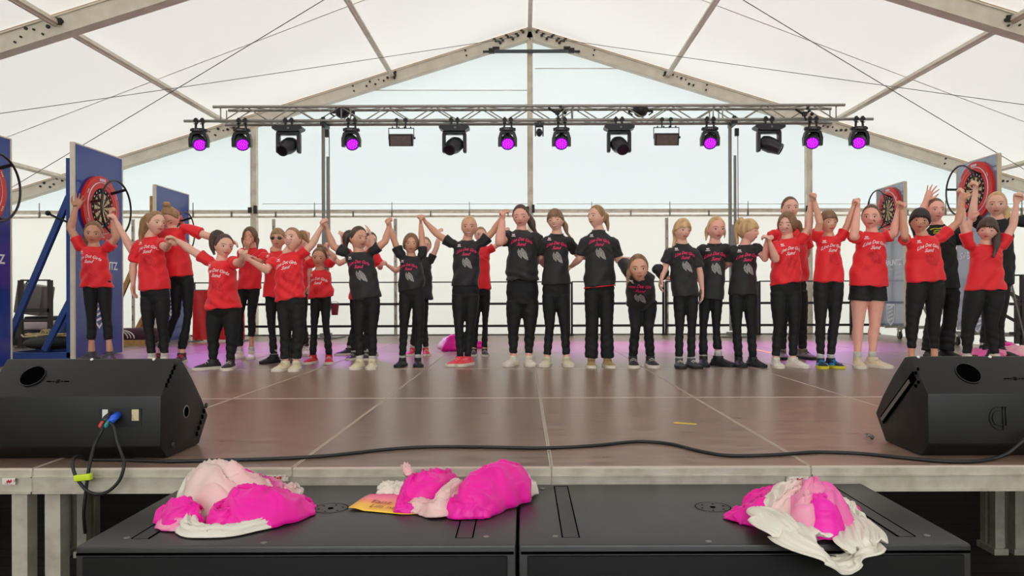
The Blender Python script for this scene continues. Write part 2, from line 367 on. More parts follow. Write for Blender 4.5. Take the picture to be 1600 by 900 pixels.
# ------------------------------------------------------------------ the stage: platforms of 1 x 2 m
def deck_mat():
    m = bpy.data.materials.new('brown_phenolic_board'); m.use_nodes = True; nt = m.node_tree; p = nt.nodes['Principled BSDF']
    tc = nt.nodes.new('ShaderNodeTexCoord'); oi = nt.nodes.new('ShaderNodeObjectInfo')
    n1 = nt.nodes.new('ShaderNodeTexNoise'); n1.inputs['Scale'].default_value = 2.2; n1.inputs['Detail'].default_value = 6
    mp = nt.nodes.new('ShaderNodeMapping'); mp.inputs['Scale'].default_value = (2.0, 9.0, 1)
    va = nt.nodes.new('ShaderNodeVectorMath'); va.operation = 'ADD'; cmb = nt.nodes.new('ShaderNodeCombineXYZ')
    mm = nt.nodes.new('ShaderNodeMath'); mm.operation = 'MULTIPLY'; mm.inputs[1].default_value = 37.0
    nt.links.new(oi.outputs['Random'], mm.inputs[0]); nt.links.new(mm.outputs[0], cmb.inputs[0]); nt.links.new(mm.outputs[0], cmb.inputs[1])
    nt.links.new(tc.outputs['Object'], va.inputs[0]); nt.links.new(cmb.outputs[0], va.inputs[1]); nt.links.new(va.outputs[0], mp.inputs[0]); nt.links.new(mp.outputs[0], n1.inputs['Vector'])
    r = nt.nodes.new('ShaderNodeValToRGB'); r.color_ramp.elements[0].color = (*s2l((114, 89, 77)), 1); r.color_ramp.elements[1].color = (*s2l((158, 130, 112)), 1)
    r.color_ramp.elements[0].position = .25; r.color_ramp.elements[1].position = .8
    nt.links.new(n1.outputs['Fac'], r.inputs[0])
    hv = nt.nodes.new('ShaderNodeHueSaturation'); mr = nt.nodes.new('ShaderNodeMapRange'); mr.inputs['To Min'].default_value = .78; mr.inputs['To Max'].default_value = 1.12
    nt.links.new(oi.outputs['Random'], mr.inputs[0]); nt.links.new(mr.outputs[0], hv.inputs['Value']); nt.links.new(r.outputs[0], hv.inputs['Color'])
    nt.links.new(hv.outputs[0], p.inputs['Base Color'])
    rr = nt.nodes.new('ShaderNodeMapRange'); rr.inputs['To Min'].default_value = .22; rr.inputs['To Max'].default_value = .42
    nt.links.new(n1.outputs['Fac'], rr.inputs[0]); nt.links.new(rr.outputs[0], p.inputs['Roughness'])
    n2 = nt.nodes.new('ShaderNodeTexNoise'); n2.inputs['Scale'].default_value = 260
    b = nt.nodes.new('ShaderNodeBump'); b.inputs['Strength'].default_value = .12; b.inputs['Distance'].default_value = .001
    nt.links.new(tc.outputs['Object'], n2.inputs['Vector']); nt.links.new(n2.outputs['Fac'], b.inputs['Height']); nt.links.new(b.outputs[0], p.inputs['Normal'])
    return m
M_DECK = deck_mat(); M_FRM = mat('stage_frame_aluminium', (196, 190, 174), .5, .25, noise_col=(14, (168, 160, 142), .4, .75))
M_SEAMW = mat('deck_edge_strip', (206, 190, 176), .6)
YF = 2.89; ordn = ['first', 'second', 'third', 'fourth', 'fifth', 'sixth', 'seventh', 'eighth', 'ninth', 'tenth', 'eleventh', 'twelfth']
rows = ['front', 'second', 'third', 'fourth', 'back']
for r in range(5):
    for c in range(12):
        x0 = -5.894 + c; y0 = YF + 1.985 * r; x1 = x0 + 1; y1 = y0 + 1.985
        mb = MB((x0 + .5, y0 + .99, ST)); g = .0035
        mb.box(((x0 + x1) / 2, (y0 + y1) / 2, ST - .009), (1 - 2 * g - .012, 1.985 - 2 * g - .012, .018), 0)
        o = mb.build('stage_platform', M_DECK); tag(o, 'brown stage platform in the %s row, %s from the left edge of the stage' % (rows[r], ordn[c]), 'stage platform', 'brown stage platforms')
        m2 = MB((x0 + .5, y0 + .99, ST)); t = .012; zc = ST - .048; h = .098
        for (cx, cy, sx, sy) in (((x0 + x1) / 2, y0 + g + t, 1 - 2 * g, .03), ((x0 + x1) / 2, y1 - g - t, 1 - 2 * g, .03)):
            m2.box((cx, cy, zc - .0035), (sx, sy, h - .007))
        for cx in (x0 + g + t, x1 - g - t): m2.box((cx, (y0 + y1) / 2, zc - .0035), (.03, 1.985 - 2 * g, h - .007))
        for (a, b) in (((x0 + g, y0 + g), (x1 - g, y0 + g)), ((x0 + g, y1 - g), (x1 - g, y1 - g)), ((x0 + g, y0 + g), (x0 + g, y1 - g)), ((x1 - g, y0 + g), (x1 - g, y1 - g))):
            cx, cy = (a[0] + b[0]) / 2, (a[1] + b[1]) / 2; sx = max(.0022, abs(a[0] - b[0])); sy = max(.008, abs(a[1] - b[1]))
            dx = .003 if a[0] == b[0] == x0 + g else (-.003 if a[0] == b[0] else 0); dy = .003 if a[1] == b[1] == y0 + g else (-.003 if a[1] == b[1] else 0)
            m2.box((cx + dx, cy + dy, ST - .003), (sx, sy, .0075), 1)
        if r == 0: m2.box(((x0 + x1) / 2, y0 + g - .006, ST - .034), (1 - 2 * g, .010, .005), 0); m2.box(((x0 + x1) / 2, y0 + g - .006, ST - .092), (1 - 2 * g, .010, .008), 0)
        m2.build('frame', [M_FRM, M_SEAMW], o)
        if r < 2:
            for lx in (x0 + .064, x1 - .064):
                for ly in (y0 + .05, y1 - .05):
                    m3 = MB((x0 + .5, y0 + .99, ST)); m3.bar((lx, ly, 0), (lx, ly, ST - .098), .06, .06, 0, up=(0, 1, 0)); m3.box((lx, ly, .02), (.09, .09, .04)); m3.build('leg', M_FRM, o)
# stickers on the front frames
for px, py, w, nm in ((1246, 749.5, .085, 'below the front right platforms'), (430, 747, .10, 'behind the left scarf pile'), (14, 752, .05, 'at the far left of the stage edge')):
    p = W(px, py, YF - .012); mb = MB(p); mb.box(p, (w, .003, .024)); s_ = mb.build('frame_sticker', mat('sticker_white', (226, 218, 208), .6, noise_col=(70, (170, 140, 130), .5, .7)))
    tag(s_, 'worn white sticker with red print %s' % nm, 'sticker', 'stickers on the stage frame')
    m2 = MB(p)
    for j in range(4): m2.box(p + V(-w * .1 + j * w * .1, -.003, (j % 2) * .004 - .002), (w * .07, .002, .010))
    m2.build('print', mat('sticker_red', (190, 30, 50), .6), s_)
# yellow tape marks, small litter
M_TAPE = mat('yellow_tape', (226, 196, 60), .6)
for a, b, w, nm in (((1053, 661), (1088, 663), .02, 'in the front right area of the stage'), ((1181, 546.5), (1212, 553), .05, 'between the black shirts and red shirts')):
    p = G(*a); q = G(*b); mb = MB(p); mb.bar(p + V(0, 0, .0015), q + V(0, 0, .0015), w, .002); tag(mb.build('floor_tape', M_TAPE), 'short yellow tape mark on the brown boards, %s' % nm, 'tape')
p = G(1359, 686); mb = MB(p)
mb.tube([p + V(-.012, 0, .012), p + V(-.004, 0, .018), p + V(.008, -.004, .012)], .006, 8, round_=True); mb.sphere(p + V(.010, 0, .010), .010); mb.box(p + V(-.010, .004, .022), (.016, .008, .008), bev=.002)
tag(mb.build('metal_clip', M_STEEL, smooth=True), 'small silver metal clip lying on the stage beside the right wedge monitor', 'clip')
mb = MB(W(0, 524, 12.8)); xa, xb = -5.894, 6.106
mb.box((.106, 12.835, ST + .012), (12, .03, .024)); tag(mb.build('kick_board', M_STEEL), 'narrow grey edge strip along the back of the stage', 'edge strip')
# ------------------------------------------------------------------ text helper
def text_geo(s, size, shear=0.0, bold=0.0, space=1.0):
    cu = bpy.data.curves.new('t', 'FONT'); cu.body = s; cu.size = size; cu.shear = shear; cu.offset = bold; cu.space_character = space; cu.align_x = 'CENTER'; cu.resolution_u = 2
    ob = bpy.data.objects.new('t', cu); COL.objects.link(ob)
    dg = bpy.context.evaluated_depsgraph_get(); dg.update(); me = bpy.data.meshes.new_from_object(ob.evaluated_get(dg), depsgraph=dg)
    vs = [v.co.copy() for v in me.vertices]; fs = [tuple(f.vertices) for f in me.polygons]
    bpy.data.objects.remove(ob); bpy.data.curves.remove(cu); bpy.data.meshes.remove(me)
    return vs, fs
def put_text(s, size, org, R, U, m, parent=None, name='lettering', base=(0, 0, 0), **k):
    vs, fs = text_geo(s, size, **k); mb = MB(base); mb.add([Vector(org) + Vector(R) * v.x + Vector(U) * v.y for v in vs], fs)
    return mb.build(name, m, parent, fixn=False)

# ------------------------------------------------------------------ railing at the back of the stage
def railing(name, pts, z0, hs, rr, label, group=None, m=M_BLK, post=.035, top_thin=True):
    o = MB(pts[0] if True else 0); base = V(pts[0].x, pts[0].y, z0)
    root = empty(name, base, label, 'railing', group)
    for p in pts:
        mb = MB(base); mb.bar(V(p.x, p.y, z0), V(p.x, p.y, z0 + hs[0]), post, post, 0, up=(0, 1, 0)); mb.box((p.x, p.y, z0 + .006), (post * 2, post * 2, .012)); mb.build('post', m, root)
    for j, h in enumerate(hs):
        mb = MB(base); r = rr[j]
        for a, b in zip(pts[:-1], pts[1:]): mb.bar(V(a.x, a.y, z0 + h), V(b.x, b.y, z0 + h), r, r)
        mb.build('rail', m, root)
    return root
YR = 12.74
xs_ = [W(p, 0, YR).x for p in (300, 425, 578, 757, 890, 1037, 1183, 1330, 1425)]
sec = ['behind the red barrier', 'between the barrier and the left stand', 'behind the left black shirts', 'behind the smiling girl', 'behind the tallest girls', 'behind the bending girl', 'behind the black shirts right of centre', 'behind the red shirts on the right']
h1, h2, h3 = W(0, 443, YR).z - ST, W(0, 477, YR).z - ST, W(0, 511.5, YR).z - ST
for i in range(8):
    railing('stage_railing', [V(xs_[i] + .022, YR, 0), V(xs_[i + 1] - .022, YR, 0)], ST, [h1, h2, h3], [.02, .04, .04], 'black metal railing section on the back stage edge, %s' % sec[i], 'black railing sections at the back of the stage')
# small dark red bucket on the railing
p = W(523, 484, 12.66); mb = MB(p); mb.loft([mb.ering(p + V(0, 0, z), V(r, 0, 0), V(0, r, 0), 20) for z, r in ((-.09, .052), (.09, .072))]); mb.loft([mb.ering(p + V(0, 0, z), V(r, 0, 0), V(0, r, 0), 20) for z, r in ((.085, .078), (.10, .078))])
b = mb.build('bucket', mat('dark_red_plastic', (120, 30, 45), .45), auto=40); tag(b, 'small dark red bucket hanging from the back railing', 'bucket')
mb = MB(p); mb.tube([p + V(.075 * math.cos(q), .0, .09 + .05 * math.sin(q)) for q in np.linspace(0, math.pi, 10)], .005, 6); mb.build('handle', M_STEEL, b)

# ------------------------------------------------------------------ lighting truss
YT = 12.0; XL, XR = W(333, 168, YT).x, W(1320, 165, YT).x
ZT = HC + (VY - 165.5) * YT / F; ZB = ZT - .235; DY = .24
base = V(.1, YT, ZT); root = empty('lighting_truss', base, 'long silver lighting truss carried by two stands above the back of the stage', 'truss')
for (y, z, a, b) in ((YT, ZT, XL, XR), (YT + DY, ZT, XL + .15, XR - .12), (YT, ZB, XL + .1, XR - .1), (YT + DY, ZB, XL + .1, XR - .12)):
    mb = MB(base); mb.tube([(a, y, z), (b, y, z)], .025, 12); mb.build('chord', M_TRUSS, root, auto=50)
n = 26; st = (XR - XL - .3) / n
for side, y in (('f', YT), ('b', YT + DY)):
    mb = MB(base)
    for i in range(n):
        x0 = XL + .15 + i * st; up = i % 2 == 0
        mb.tube([(x0, y, ZB if up else ZT), (x0 + st, y, ZT if up else ZB)], .010, 6)
    for x in (XL + .12, XL + 2.05, XL + 2.2, XL + 5.6, XL + 5.75, XL + 8.0, XL + 8.15, XR - .14): mb.tube([(x, y, ZB), (x, y, ZT)], .011, 6)
    mb.build('front_lacing' if side == 'f' else 'rear_lacing', M_TRUSS, root, smooth=True)
for nm, z in (('upper_lacing', ZT), ('lower_lacing', ZB)):
    mb = MB(base)
    for i in range(n):
        x0 = XL + .15 + i * st; mb.tube([(x0, YT if i % 2 else YT + DY, z), (x0 + st, YT + DY if i % 2 else YT, z)], .009, 6)
    mb.build(nm, M_TRUSS, root, smooth=True)
XA, XB = W(287, 190, 11.93).x, W(1365, 187, 11.93).x; ZP = ZB - .005; YP = 11.945
mb = MB((0, YP, ZP)); mb.tube([(XA, YP, ZP), (XB, YP, ZP)], .024, 12); tag(mb.build('lamp_pipe', M_TRUSS, smooth=True), 'silver pipe clamped along the truss, carrying the row of stage lamps', 'pipe')
mb = MB((0, 12.3, ZB));
for s in range(3):
    r_ = random.Random(s); pts = []
    for i in range(60):
        x = XL + .3 + i * (XR - XL - .6) / 59; pts.append((x, YT + .06 + .05 * s + r_.uniform(-.02, .02), ZB + .03 + .01 * s + .012 * math.sin(i * .9 + s)))
    mb.tube(pts, .007, 5)
tag(mb.build('power_cable', M_RUB, smooth=True), 'black power cables tied along the lower tubes of the truss', 'cable')
# stands
def stand(px, nm):
    x = W(px, 300, 12.05).x; base = V(x, 12.12, ST); root = empty('truss_stand', base, 'silver telescopic stand carrying the truss, %s' % nm, 'stand', 'truss stands')
    zc = ZB - .05
    mb = MB(base); mb.box((x, 12.12, ST + (zc - ST) * .25 + .1), (.085, .085, (zc - ST) * .5)); mb.build('lower_mast', M_STEEL, root)
    mb = MB(base); mb.bar((x - .035, 12.12, ST + 1.2), (x - .035, 12.12, zc), .045, .05); mb.bar((x + .04, 12.10, ST + 1.1), (x + .04, 12.10, zc - .5), .035, .04); mb.build('upper_mast', M_STEEL, root)
    mb = MB(base); mb.tube([(x + .08, 12.07, ST + 1.5), (x + .075, 12.06, zc - .1)], .007, 6); mb.build('winch_cable', M_CABLE, root)
    mb = MB(base); mb.box((x + .0, 12.09, zc + .0), (.07, .34, .05)); mb.box((x, 12.0, zc + .05), (.05, .06, .12)); mb.box((x, 12.24, zc + .05), (.05, .06, .12)); mb.box((x + .05, 12.03, zc - .14), (.06, .05, .12)); mb.build('head_clamp', M_BLK, root)
    mb = MB(base); mb.box((x - .02, 12.02, ST + 1.25), (.13, .12, .22)); mb.tube([(x - .02, 11.94, ST + 1.25), (x - .02, 11.88, ST + 1.25), (x + .10, 11.88, ST + 1.3)], .012, 6); mb.build('winch', M_STEEL, root)
    mb = MB(base); mb.box((x, 12.12, ST + .012), (.5, .6, .024)); mb.box((x, 12.12, ST + .05), (.16, .16, .06)); mb.build('base_plate', M_STEEL, root)
stand(507, 'at the left third of the stage'); stand(1146, 'on the right behind the blond girls')

# lamps
M_HOUSE = mat('fixture_housing', (34, 34, 38), .38, .1); M_LED = mat('violet_led', (110, 10, 150), .3, emit=((168, 0, 236), 1.0)); M_LEDC = mat('violet_led_core', (160, 60, 190), .3, emit=((232, 90, 255), 1.3))
M_LENS = mat('dark_lens', (8, 8, 10), .3); M_REFL = mat('flood_face', (112, 100, 92), .35, noise_col=(40, (92, 84, 80), .3, .7)); M_TXT = mat('grey_print', (120, 120, 122), .6)
def wash():    # origin = pipe centre
    r = empty('wash_light', (0, 0, 0))
    for x in (-.045, .055):
        mb = MB(); mb.tube([(x, -.022 - .012, .0), (x, .022 + .012, 0)], .036, 10); mb.box((x, 0, .03), (.03, .06, .03)); mb.bar((x, 0, -.02), (x * 1.2, 0, -.13), .022, .03); mb.tube([(x - .03, -.02, -.05), (x + .03, -.02, -.05)], .009, 6); mb.build('clamp', M_BLK, r)
    mb = MB(); mb.box((0, 0, -.155), (.19, .16, .06), bev=.012); mb.box((-.10, 0, -.150), (.06, .08, .045), bev=.01); mb.box((.10, 0, -.150), (.06, .08, .045), bev=.01); b = mb.build('base', M_HOUSE, r, auto=40)
    mb = MB()
    for k in range(3): mb.box((-.035 + k * .026, -.0815, -.155), (.018, .002, .018))
    mb.build('display', M_TXT, b)
    # yoke : an arch whose arms reach down both sides of the head
    mb = MB(); pts = [V(-.125, 0, -.42), V(-.125, 0, -.30), V(-.10, 0, -.215), V(-.04, 0, -.185), V(.04, 0, -.185), V(.10, 0, -.215), V(.125, 0, -.30), V(.125, 0, -.42)]
    rings = []
    for i, p in enumerate(pts):
        t = (pts[min(i + 1, 7)] - pts[max(i - 1, 0)]).normalized(); a = V(0, 1, 0); b_ = t.cross(a); w = .052 if 0 < i < 7 else .035; h = .026
        rings.append([p + a * w + b_ * h, p - a * w + b_ * h, p - a * w - b_ * h, p + a * w - b_ * h])
    mb.loft(rings); mb.build('yoke', M_HOUSE, r, auto=50)
    head = empty('lamp_head', (0, 0, -.335)); head.parent = r; head.rotation_euler = (math.radians(-62), 0, 0); head.scale = (1.14, 1.14, 1.14)   # local -z is the beam axis tilted to the camera
    mb = MB(); mb.loft([mb.ering(V(0, 0, z), V(q, 0, 0), V(0, q, 0), 24) for z, q in ((.095, .05), (.085, .075), (.03, .092), (-.02, .094), (-.075, .096), (-.085, .094), (-.085, .083), (-.07, .082))]); mb.build('housing', M_HOUSE, head, auto=40)
    mb = MB(); mb.loft([mb.ering(V(0, 0, z), V(.083, 0, 0), V(0, .083, 0), 24) for z in (-.072, -.078)]); mb.build('led_face', M_LED, head)
    mb = MB()
    for q, rr_ in [(0, 0)] + [(k * 60, .03) for k in range(6)] + [(k * 30 + 15, .06) for k in range(12)]:
        c = V(rr_ * math.cos(math.radians(q)), rr_ * math.sin(math.radians(q)), -.079); mb.sphere(c, .0065, 0, 8, 5)
    mb.build('led_lens', M_LEDC, head, smooth=True)
    return r
def mover():
    r = empty('moving_head', (0, 0, 0))
    for x in (-.05, .05):
        mb = MB(); mb.tube([(x, -.034, 0), (x, .034, 0)], .036, 10); mb.box((x, 0, .03), (.03, .06, .03)); mb.bar((x, 0, -.02), (x, 0, -.10), .026, .036); mb.build('clamp', M_BLK, r)
    mb = MB(); P = [V(-.24, -.10, -.115), V(-.20, -.10, -.09), V(.20, -.10, -.09), V(.24, -.10, -.115), V(.235, -.10, -.145), V(.15, -.10, -.185), V(-.15, -.10, -.185), V(-.235, -.10, -.145)]
    mb.prism(P, (0, .2, 0)); b = mb.build('base', M_HOUSE, r); mb = MB(); mb.box((.02, -.102, -.135), (.03, .004, .03)); mb.build('display', M_TXT, b)
    mb = MB(); mb.box((0, 0, -.205), (.37, .13, .05), bev=.015)
    for s in (-1, 1): mb.box((s * .165, 0, -.36), (.055, .12, .32), bev=.02)
    mb.build('yoke', M_HOUSE, r, auto=40)
    head = empty('lamp_head', (0, 0, -.40)); head.parent = r
    mb = MB(); mb.loft([mb.ering(V(0, 0, z), V(q, 0, 0), V(0, q * .92, 0), 24) for z, q in ((.15, .05), (.13, .10), (.05, .135), (-.05, .135), (-.10, .12), (-.17, .105), (-.21, .10), (-.215, .078), (-.20, .076))]); mb.build('housing', M_HOUSE, head, auto=40)
    mb = MB(); mb.loft([mb.ering(V(0, 0, z), V(.102, 0, 0), V(0, .102 * .92, 0), 24) for z in (-.172, -.18)]); mb.build('seam_ring', M_TXT, head)
    mb = MB(); mb.loft([mb.ering(V(0, 0, z), V(.075, 0, 0), V(0, .07, 0), 24) for z in (-.198, -.204)]); mb.build('lens', M_LENS, head)
    return r
def flood():
    r = empty('flood_light', (0, 0, 0))
    for x in (-.07, .07): mb = MB(); mb.tube([(x, -.03, 0), (x, .03, 0)], .034, 10); mb.bar((x, 0, -.02), (x, 0, -.12), .02, .03); mb.build('clamp', M_BLK, r)
    mb = MB(); mb.bar((-.20, 0, -.125), (.20, 0, -.125), .03, .008); mb.bar((-.20, 0, -.12), (-.20, 0, -.30), .008, .03, up=(0, 1, 0)); mb.bar((.20, 0, -.12), (.20, 0, -.30), .008, .03, up=(0, 1, 0))
    for x in (-.14, -.04, .05, .15): mb.box((x, 0, -.115), (.02, .03, .03))
    mb.tube([(.2, 0, -.28), (.225, 0, -.28)], .018, 8); mb.build('bracket', M_BLK, r)
    mb = MB(); P = [V(-.19, -.03, -.22), V(-.19, -.09, -.255), V(-.19, -.04, -.42), V(-.19, .03, -.40), V(-.19, .07, -.25)]
    mb.prism(P, (.38, 0, 0)); h = mb.build('housing', M_HOUSE, r)
    a, b = V(0, -.0935, -.263), V(0, -.047, -.411); mb = MB(); mb.flat([V(-.165, a.y, a.z), V(.165, a.y, a.z), V(.165, b.y, b.z), V(-.165, b.y, b.z)])
    nn = V(0, -.004, -.001); mb = MB(); mb.prism([V(-.165, a.y, a.z), V(.165, a.y, a.z), V(.165, b.y, b.z), V(-.165, b.y, b.z)], nn); mb.build('face_panel', M_REFL, h)
    return r
def place(proto, first, px, label, cat, group, rot=0, headrot=None, scale=1):
    o = proto if first else copy_tree(proto)
    p = W(px, 189, YP); o.location = (p.x, YP, ZP); o.rotation_euler = (0, 0, rot); o['label'] = label; o['category'] = cat; o['group'] = group
    if headrot is not None:
        for c in o.children:
            if c.name.startswith('lamp_head'): c.rotation_euler = headrot
    return o
R_ = math.radians
washes = [(311, 'first from the left end of the pipe'), (378, 'second from the left end of the pipe'), (549, 'right of the left truss stand'), (793, 'just left of the centre post'), (877, 'just right of the centre post'), (1109, 'just left of the right truss stand'), (1269.5, 'second from the right end of the pipe'), (1342, 'at the right end of the pipe')]
pr = wash(); yaw = [30, 26, 24, 3, -3, -8, -24, -26]
for i, (px, l) in enumerate(washes):
    w_ = place(pr, i == 0, px, 'black wash lamp with glowing violet face, %s' % l, 'stage light', 'violet wash lights', R_(2 if i < 3 else 0), (R_(-52), 0, R_(yaw[i])))
for i, (px, l) in enumerate(washes):     # the lamps' own light
    ld = bpy.data.lights.new('wash_beam', 'SPOT'); lo = bpy.data.objects.new('wash_beam', ld); COL.objects.link(lo)
    ld.energy = 520; ld.color = (.62, .12, 1.0); ld.spot_size = R_(44); ld.spot_blend = .9; ld.shadow_soft_size = .07
    x = W(px, 189, YP).x; src = V(x, YP - .12, ZP - .42); tgt = V(x * .8 + (1.0 if i in (3, 4) else .3 if i < 3 else -.2), 10.3 if i % 2 else 9.4, ST)
    lo.location = src; lo.rotation_euler = (tgt - src).to_track_quat('-Z', 'Y').to_euler()
pr = mover(); hr = [(-58, 18), (-60, 22), (-58, -14), (-62, -62)]
for i, (px, l) in enumerate(((451, 'left of the left truss stand'), (710, 'in the middle of the left half'), (967, 'in the middle of the right half'), (1201, 'right of the right truss stand'))):
    place(pr, i == 0, px, 'large black moving head spotlight, unlit, %s' % l, 'stage light', 'large moving heads', 0, (R_(hr[i][0]), 0, R_(-hr[i][1])))
pr = flood()
for i, (px, l) in enumerate(((627, 'left of the centre'), (1041, 'right of the centre'))):
    place(pr, i == 0, px, 'flat rectangular flood light with grey face hanging from the pipe, %s' % l, 'stage light', 'flood lights')
# little spot beside the centre post
o = copy_tree([x for x in bpy.data.objects if x.name.startswith('moving_head')][0]); o.name = 'mini_spotlight'
p = W(842.5, 189, YP); o.location = (p.x, YP, ZP); o.scale = (.36, .42, .5); tag(o, 'very small black spotlight hanging beside the centre post', 'stage light'); del o['group']
for c in o.children:
    if c.name.startswith('lamp_head'): c.rotation_euler = (R_(-70), 0, 0)
for px, py, nm in ((535, 177, 'near the left truss stand'), (1001, 175, 'right of the centre')):     # cans lying inside the truss
    p = W(px, py, 12.12); mb = MB(p); mb.loft([mb.ering(p + V(0, 0, z), V(r, 0, 0), V(0, r, 0), 20) for z, r in ((.075, .12), (.02, .125), (-.05, .09), (-.075, .05))]); c_ = mb.build('par_can', M_HOUSE, auto=40); tag(c_, 'dark round fixture lying inside the truss, %s' % nm, 'stage light', 'dark fixtures inside the truss')
    mb = MB(p)
    for s in (-1, 1): mb.box(p + V(s * .15, 0, .015), (.10, .05, .035), bev=.008); mb.tube([p + V(s * .2, 0, 0), p + V(s * .13, 0, -.05)], .012, 6)
    mb.build('bracket', M_BLK, c_)
for px, py, nm in ((871, 176, 'above the right centre lamp'), (1257, 178, 'near the right end of the truss')):
    p = W(px, py, 11.93); mb = MB(p); mb.box(p, (.07, .06, .07), bev=.01); mb.tube([p + V(-.13, 0, .07), p + V(0, 0, -.02), p + V(.08, 0, .05)], .02, 8, round_=True); mb.sphere(p + V(.12, 0, 0), .03); mb.box(p + V(.05, 0, .09), (.04, .03, .04)); mb.tube([p + V(.0, 0, -.03), p + V(.02, 0, -.11)], .015, 6)
    tag(mb.build('spare_clamp', M_BLK, auto=40), 'black coupler clamp fixed in the truss, %s' % nm, 'clamp', 'clamps in the truss')

# ------------------------------------------------------------------ dart boards on tall panels
def panel_mat():
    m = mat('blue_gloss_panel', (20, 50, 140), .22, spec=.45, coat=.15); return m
M_PANG = mat('grey_blue_gloss_panel', (112, 126, 152), .12, spec=1.0, coat=1.0)  # panels on the right: greyer blue base under a stronger coat
M_PAN = panel_mat(); M_BLUEF = mat('blue_frame_paint', (28, 62, 130), .45); M_RED = mat('dart_surround_red', (214, 42, 34), .45, bump=(30, .1, .003)); M_PW = mat('panel_print_white', (222, 226, 236), .5)
M_DB = mat('dart_sisal_black', (26, 24, 22), .8); M_DC = mat('dart_sisal_cream', (205, 190, 145), .8); M_DR = mat('dart_red', (190, 30, 30), .7); M_DG = mat('dart_green', (30, 110, 55), .7); M_PWOOD = mat('raw_wood', (190, 150, 95), .7, bump=(30, .2, .003), noise_col=(18, (160, 120, 70), .3, .7))
M_CREAM = mat('cream_edge', (206, 192, 165), .6)
def dart_panel(xf, y0, y1, ztop, z0, nx, label, blue_edge, ring_side, castors=False, ylab=None):
    """xf: x of the printed face, y0/y1 near and far end, nx: +1 faces right, -1 faces left"""
    yc = (y0 + y1) / 2; base = V(xf - nx * .03, yc, ST); root = empty('dartboard_stand', base, label, 'dartboard stand', 'dartboard stands')
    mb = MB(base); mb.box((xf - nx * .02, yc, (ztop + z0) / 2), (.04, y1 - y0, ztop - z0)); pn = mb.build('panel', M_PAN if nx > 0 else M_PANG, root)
    for y, nm in ((y0, 'n'), (y1, 'f')):
        mb = MB(base); s = -1 if y == y0 else 1; mb.box((xf - nx * .02, y + s * .013, (ztop + z0) / 2), (.046, .022, ztop - z0)); e = mb.build('edge_profile', M_ALU if nx > 0 else M_CREAM, root)
    mb = MB(base); mb.box((xf - nx * .02, yc, ztop + .008), (.046, y1 - y0 + .045, .014)); mb.build('top_profile', M_ALU, root)
    zc = ST + 1.67 if nx > 0 else HC + 1.335
    c = V(xf, yc - .02, zc); X = V(nx, 0, 0); R = V(0, -nx * -1 * -1, 0) if False else V(0, nx, 0); U = V(0, 0, 1)
    def ring(mb, r0, r1, d0, d1, mi=0, k=40):   # annulus with thickness
        A = [[c + X * d + R * (r * math.cos(q)) + U * (r * math.sin(q)) for q in np.linspace(0, 2 * math.pi, k, endpoint=False)] for r, d in ((r0, d0), (r0, d1), (r1, d1 - .008), (r1, d0))]
        mb.loft(A, mi, cap=False, closed=True)
    mb = MB(base); ring(mb, .225, .36, .002, .045); su = mb.build('dart_surround', M_RED, root, auto=50)
    mb = MB(base); ring(mb, .285, .292, .045, .0475); mb.build('surround_line', M_PW, su)
    mb = MB(base)
    for j in range(5): mb.box(c + X * .047 + R * (-.05 + j * .025) * 1 + U * .315, (.003, .016, .03))
    for q in (60, 120, 180, 240, 300):
        q = math.radians(q + 90)
        for j in (-1, 0, 1): mb.box(c + X * .047 + R * (.325 * math.cos(q + j * .06)) + U * (.325 * math.sin(q + j * .06)), (.003, .012, .012))
    mb.build('surround_print', M_PW, su)
    mb = MB(base); ring(mb, .0, .225, .002, .040, 0)
    dbd = mb.build('dartboard', M_DB, root)
    mb = MB(base); N = 20
    def sect(q0, q1, r0, r1, mi, d=.043):
        qs = np.linspace(q0, q1, 4); P = [c + X * d + R * (r0 * math.sin(q)) + U * (r0 * math.cos(q)) for q in qs] + [c + X * d + R * (r1 * math.sin(q)) + U * (r1 * math.cos(q)) for q in qs]
        mb.add(P, [(i, i + 1, i + 5, i + 4) for i in range(3)], mi)
    for k in range(N):
        q0 = (k - .5) * 2 * math.pi / N; q1 = (k + .5) * 2 * math.pi / N; e = k % 2
        sect(q0, q1, .016, .099, 0 if e else 1); sect(q0, q1, .099, .107, 3 if e else 2); sect(q0, q1, .107, .162, 0 if e else 1); sect(q0, q1, .162, .170, 3 if e else 2)
        qm = k * 2 * math.pi / N; mb.box(c + X * .044 + R * (.198 * math.sin(qm)) + U * (.198 * math.cos(qm)), (.002, .012, .020), 4)
    for k in range(12): sect(k * math.pi / 6, (k + 1) * math.pi / 6, .006, .016, 3); sect(k * math.pi / 6, (k + 1) * math.pi / 6, .0, .0065, 2, .044)
    mb.build('scoring_face', [M_DC, M_DB, M_DR, M_DG, M_PW], dbd, fixn=False)
    # ring light held in front by arms
    off = .20 if nx > 0 else .22; cr = c + X * off
    mb = MB(base); mb.tube([cr + R * (.31 * math.cos(q)) + U * (.31 * math.sin(q)) for q in np.linspace(0, 2 * math.pi, 40, endpoint=False)], .011, 8, cap=False, closed=True); rl = mb.build('ring_light', M_BLKP, root, smooth=True)
    for q in (50, 170, 290):
        q = math.radians(q); d = R * math.cos(q) + U * math.sin(q); mb = MB(base); mb.bar(cr + d * .31, c + X * .05 + d * .24, .03, .014, up=X); mb.build('arm', M_BLKP, rl)
    mb = MB(base); e = cr - U * .31; mb.tube([e, e + V(0, .02, -.08), e + V(-nx * .06, .05, -.16), c + X * .01 - U * .52 + V(0, .06, 0)], .004, 5); mb.build('power_lead', M_RUB, rl)
    # lettering and crest
    put_text('SV BRAUNITZ', .125, c + X * .002 - U * (.68 if nx > 0 else .86) + V(0, .02, 0), R, U, M_PW, pn, 'club_name', base, bold=.003, space=.92)
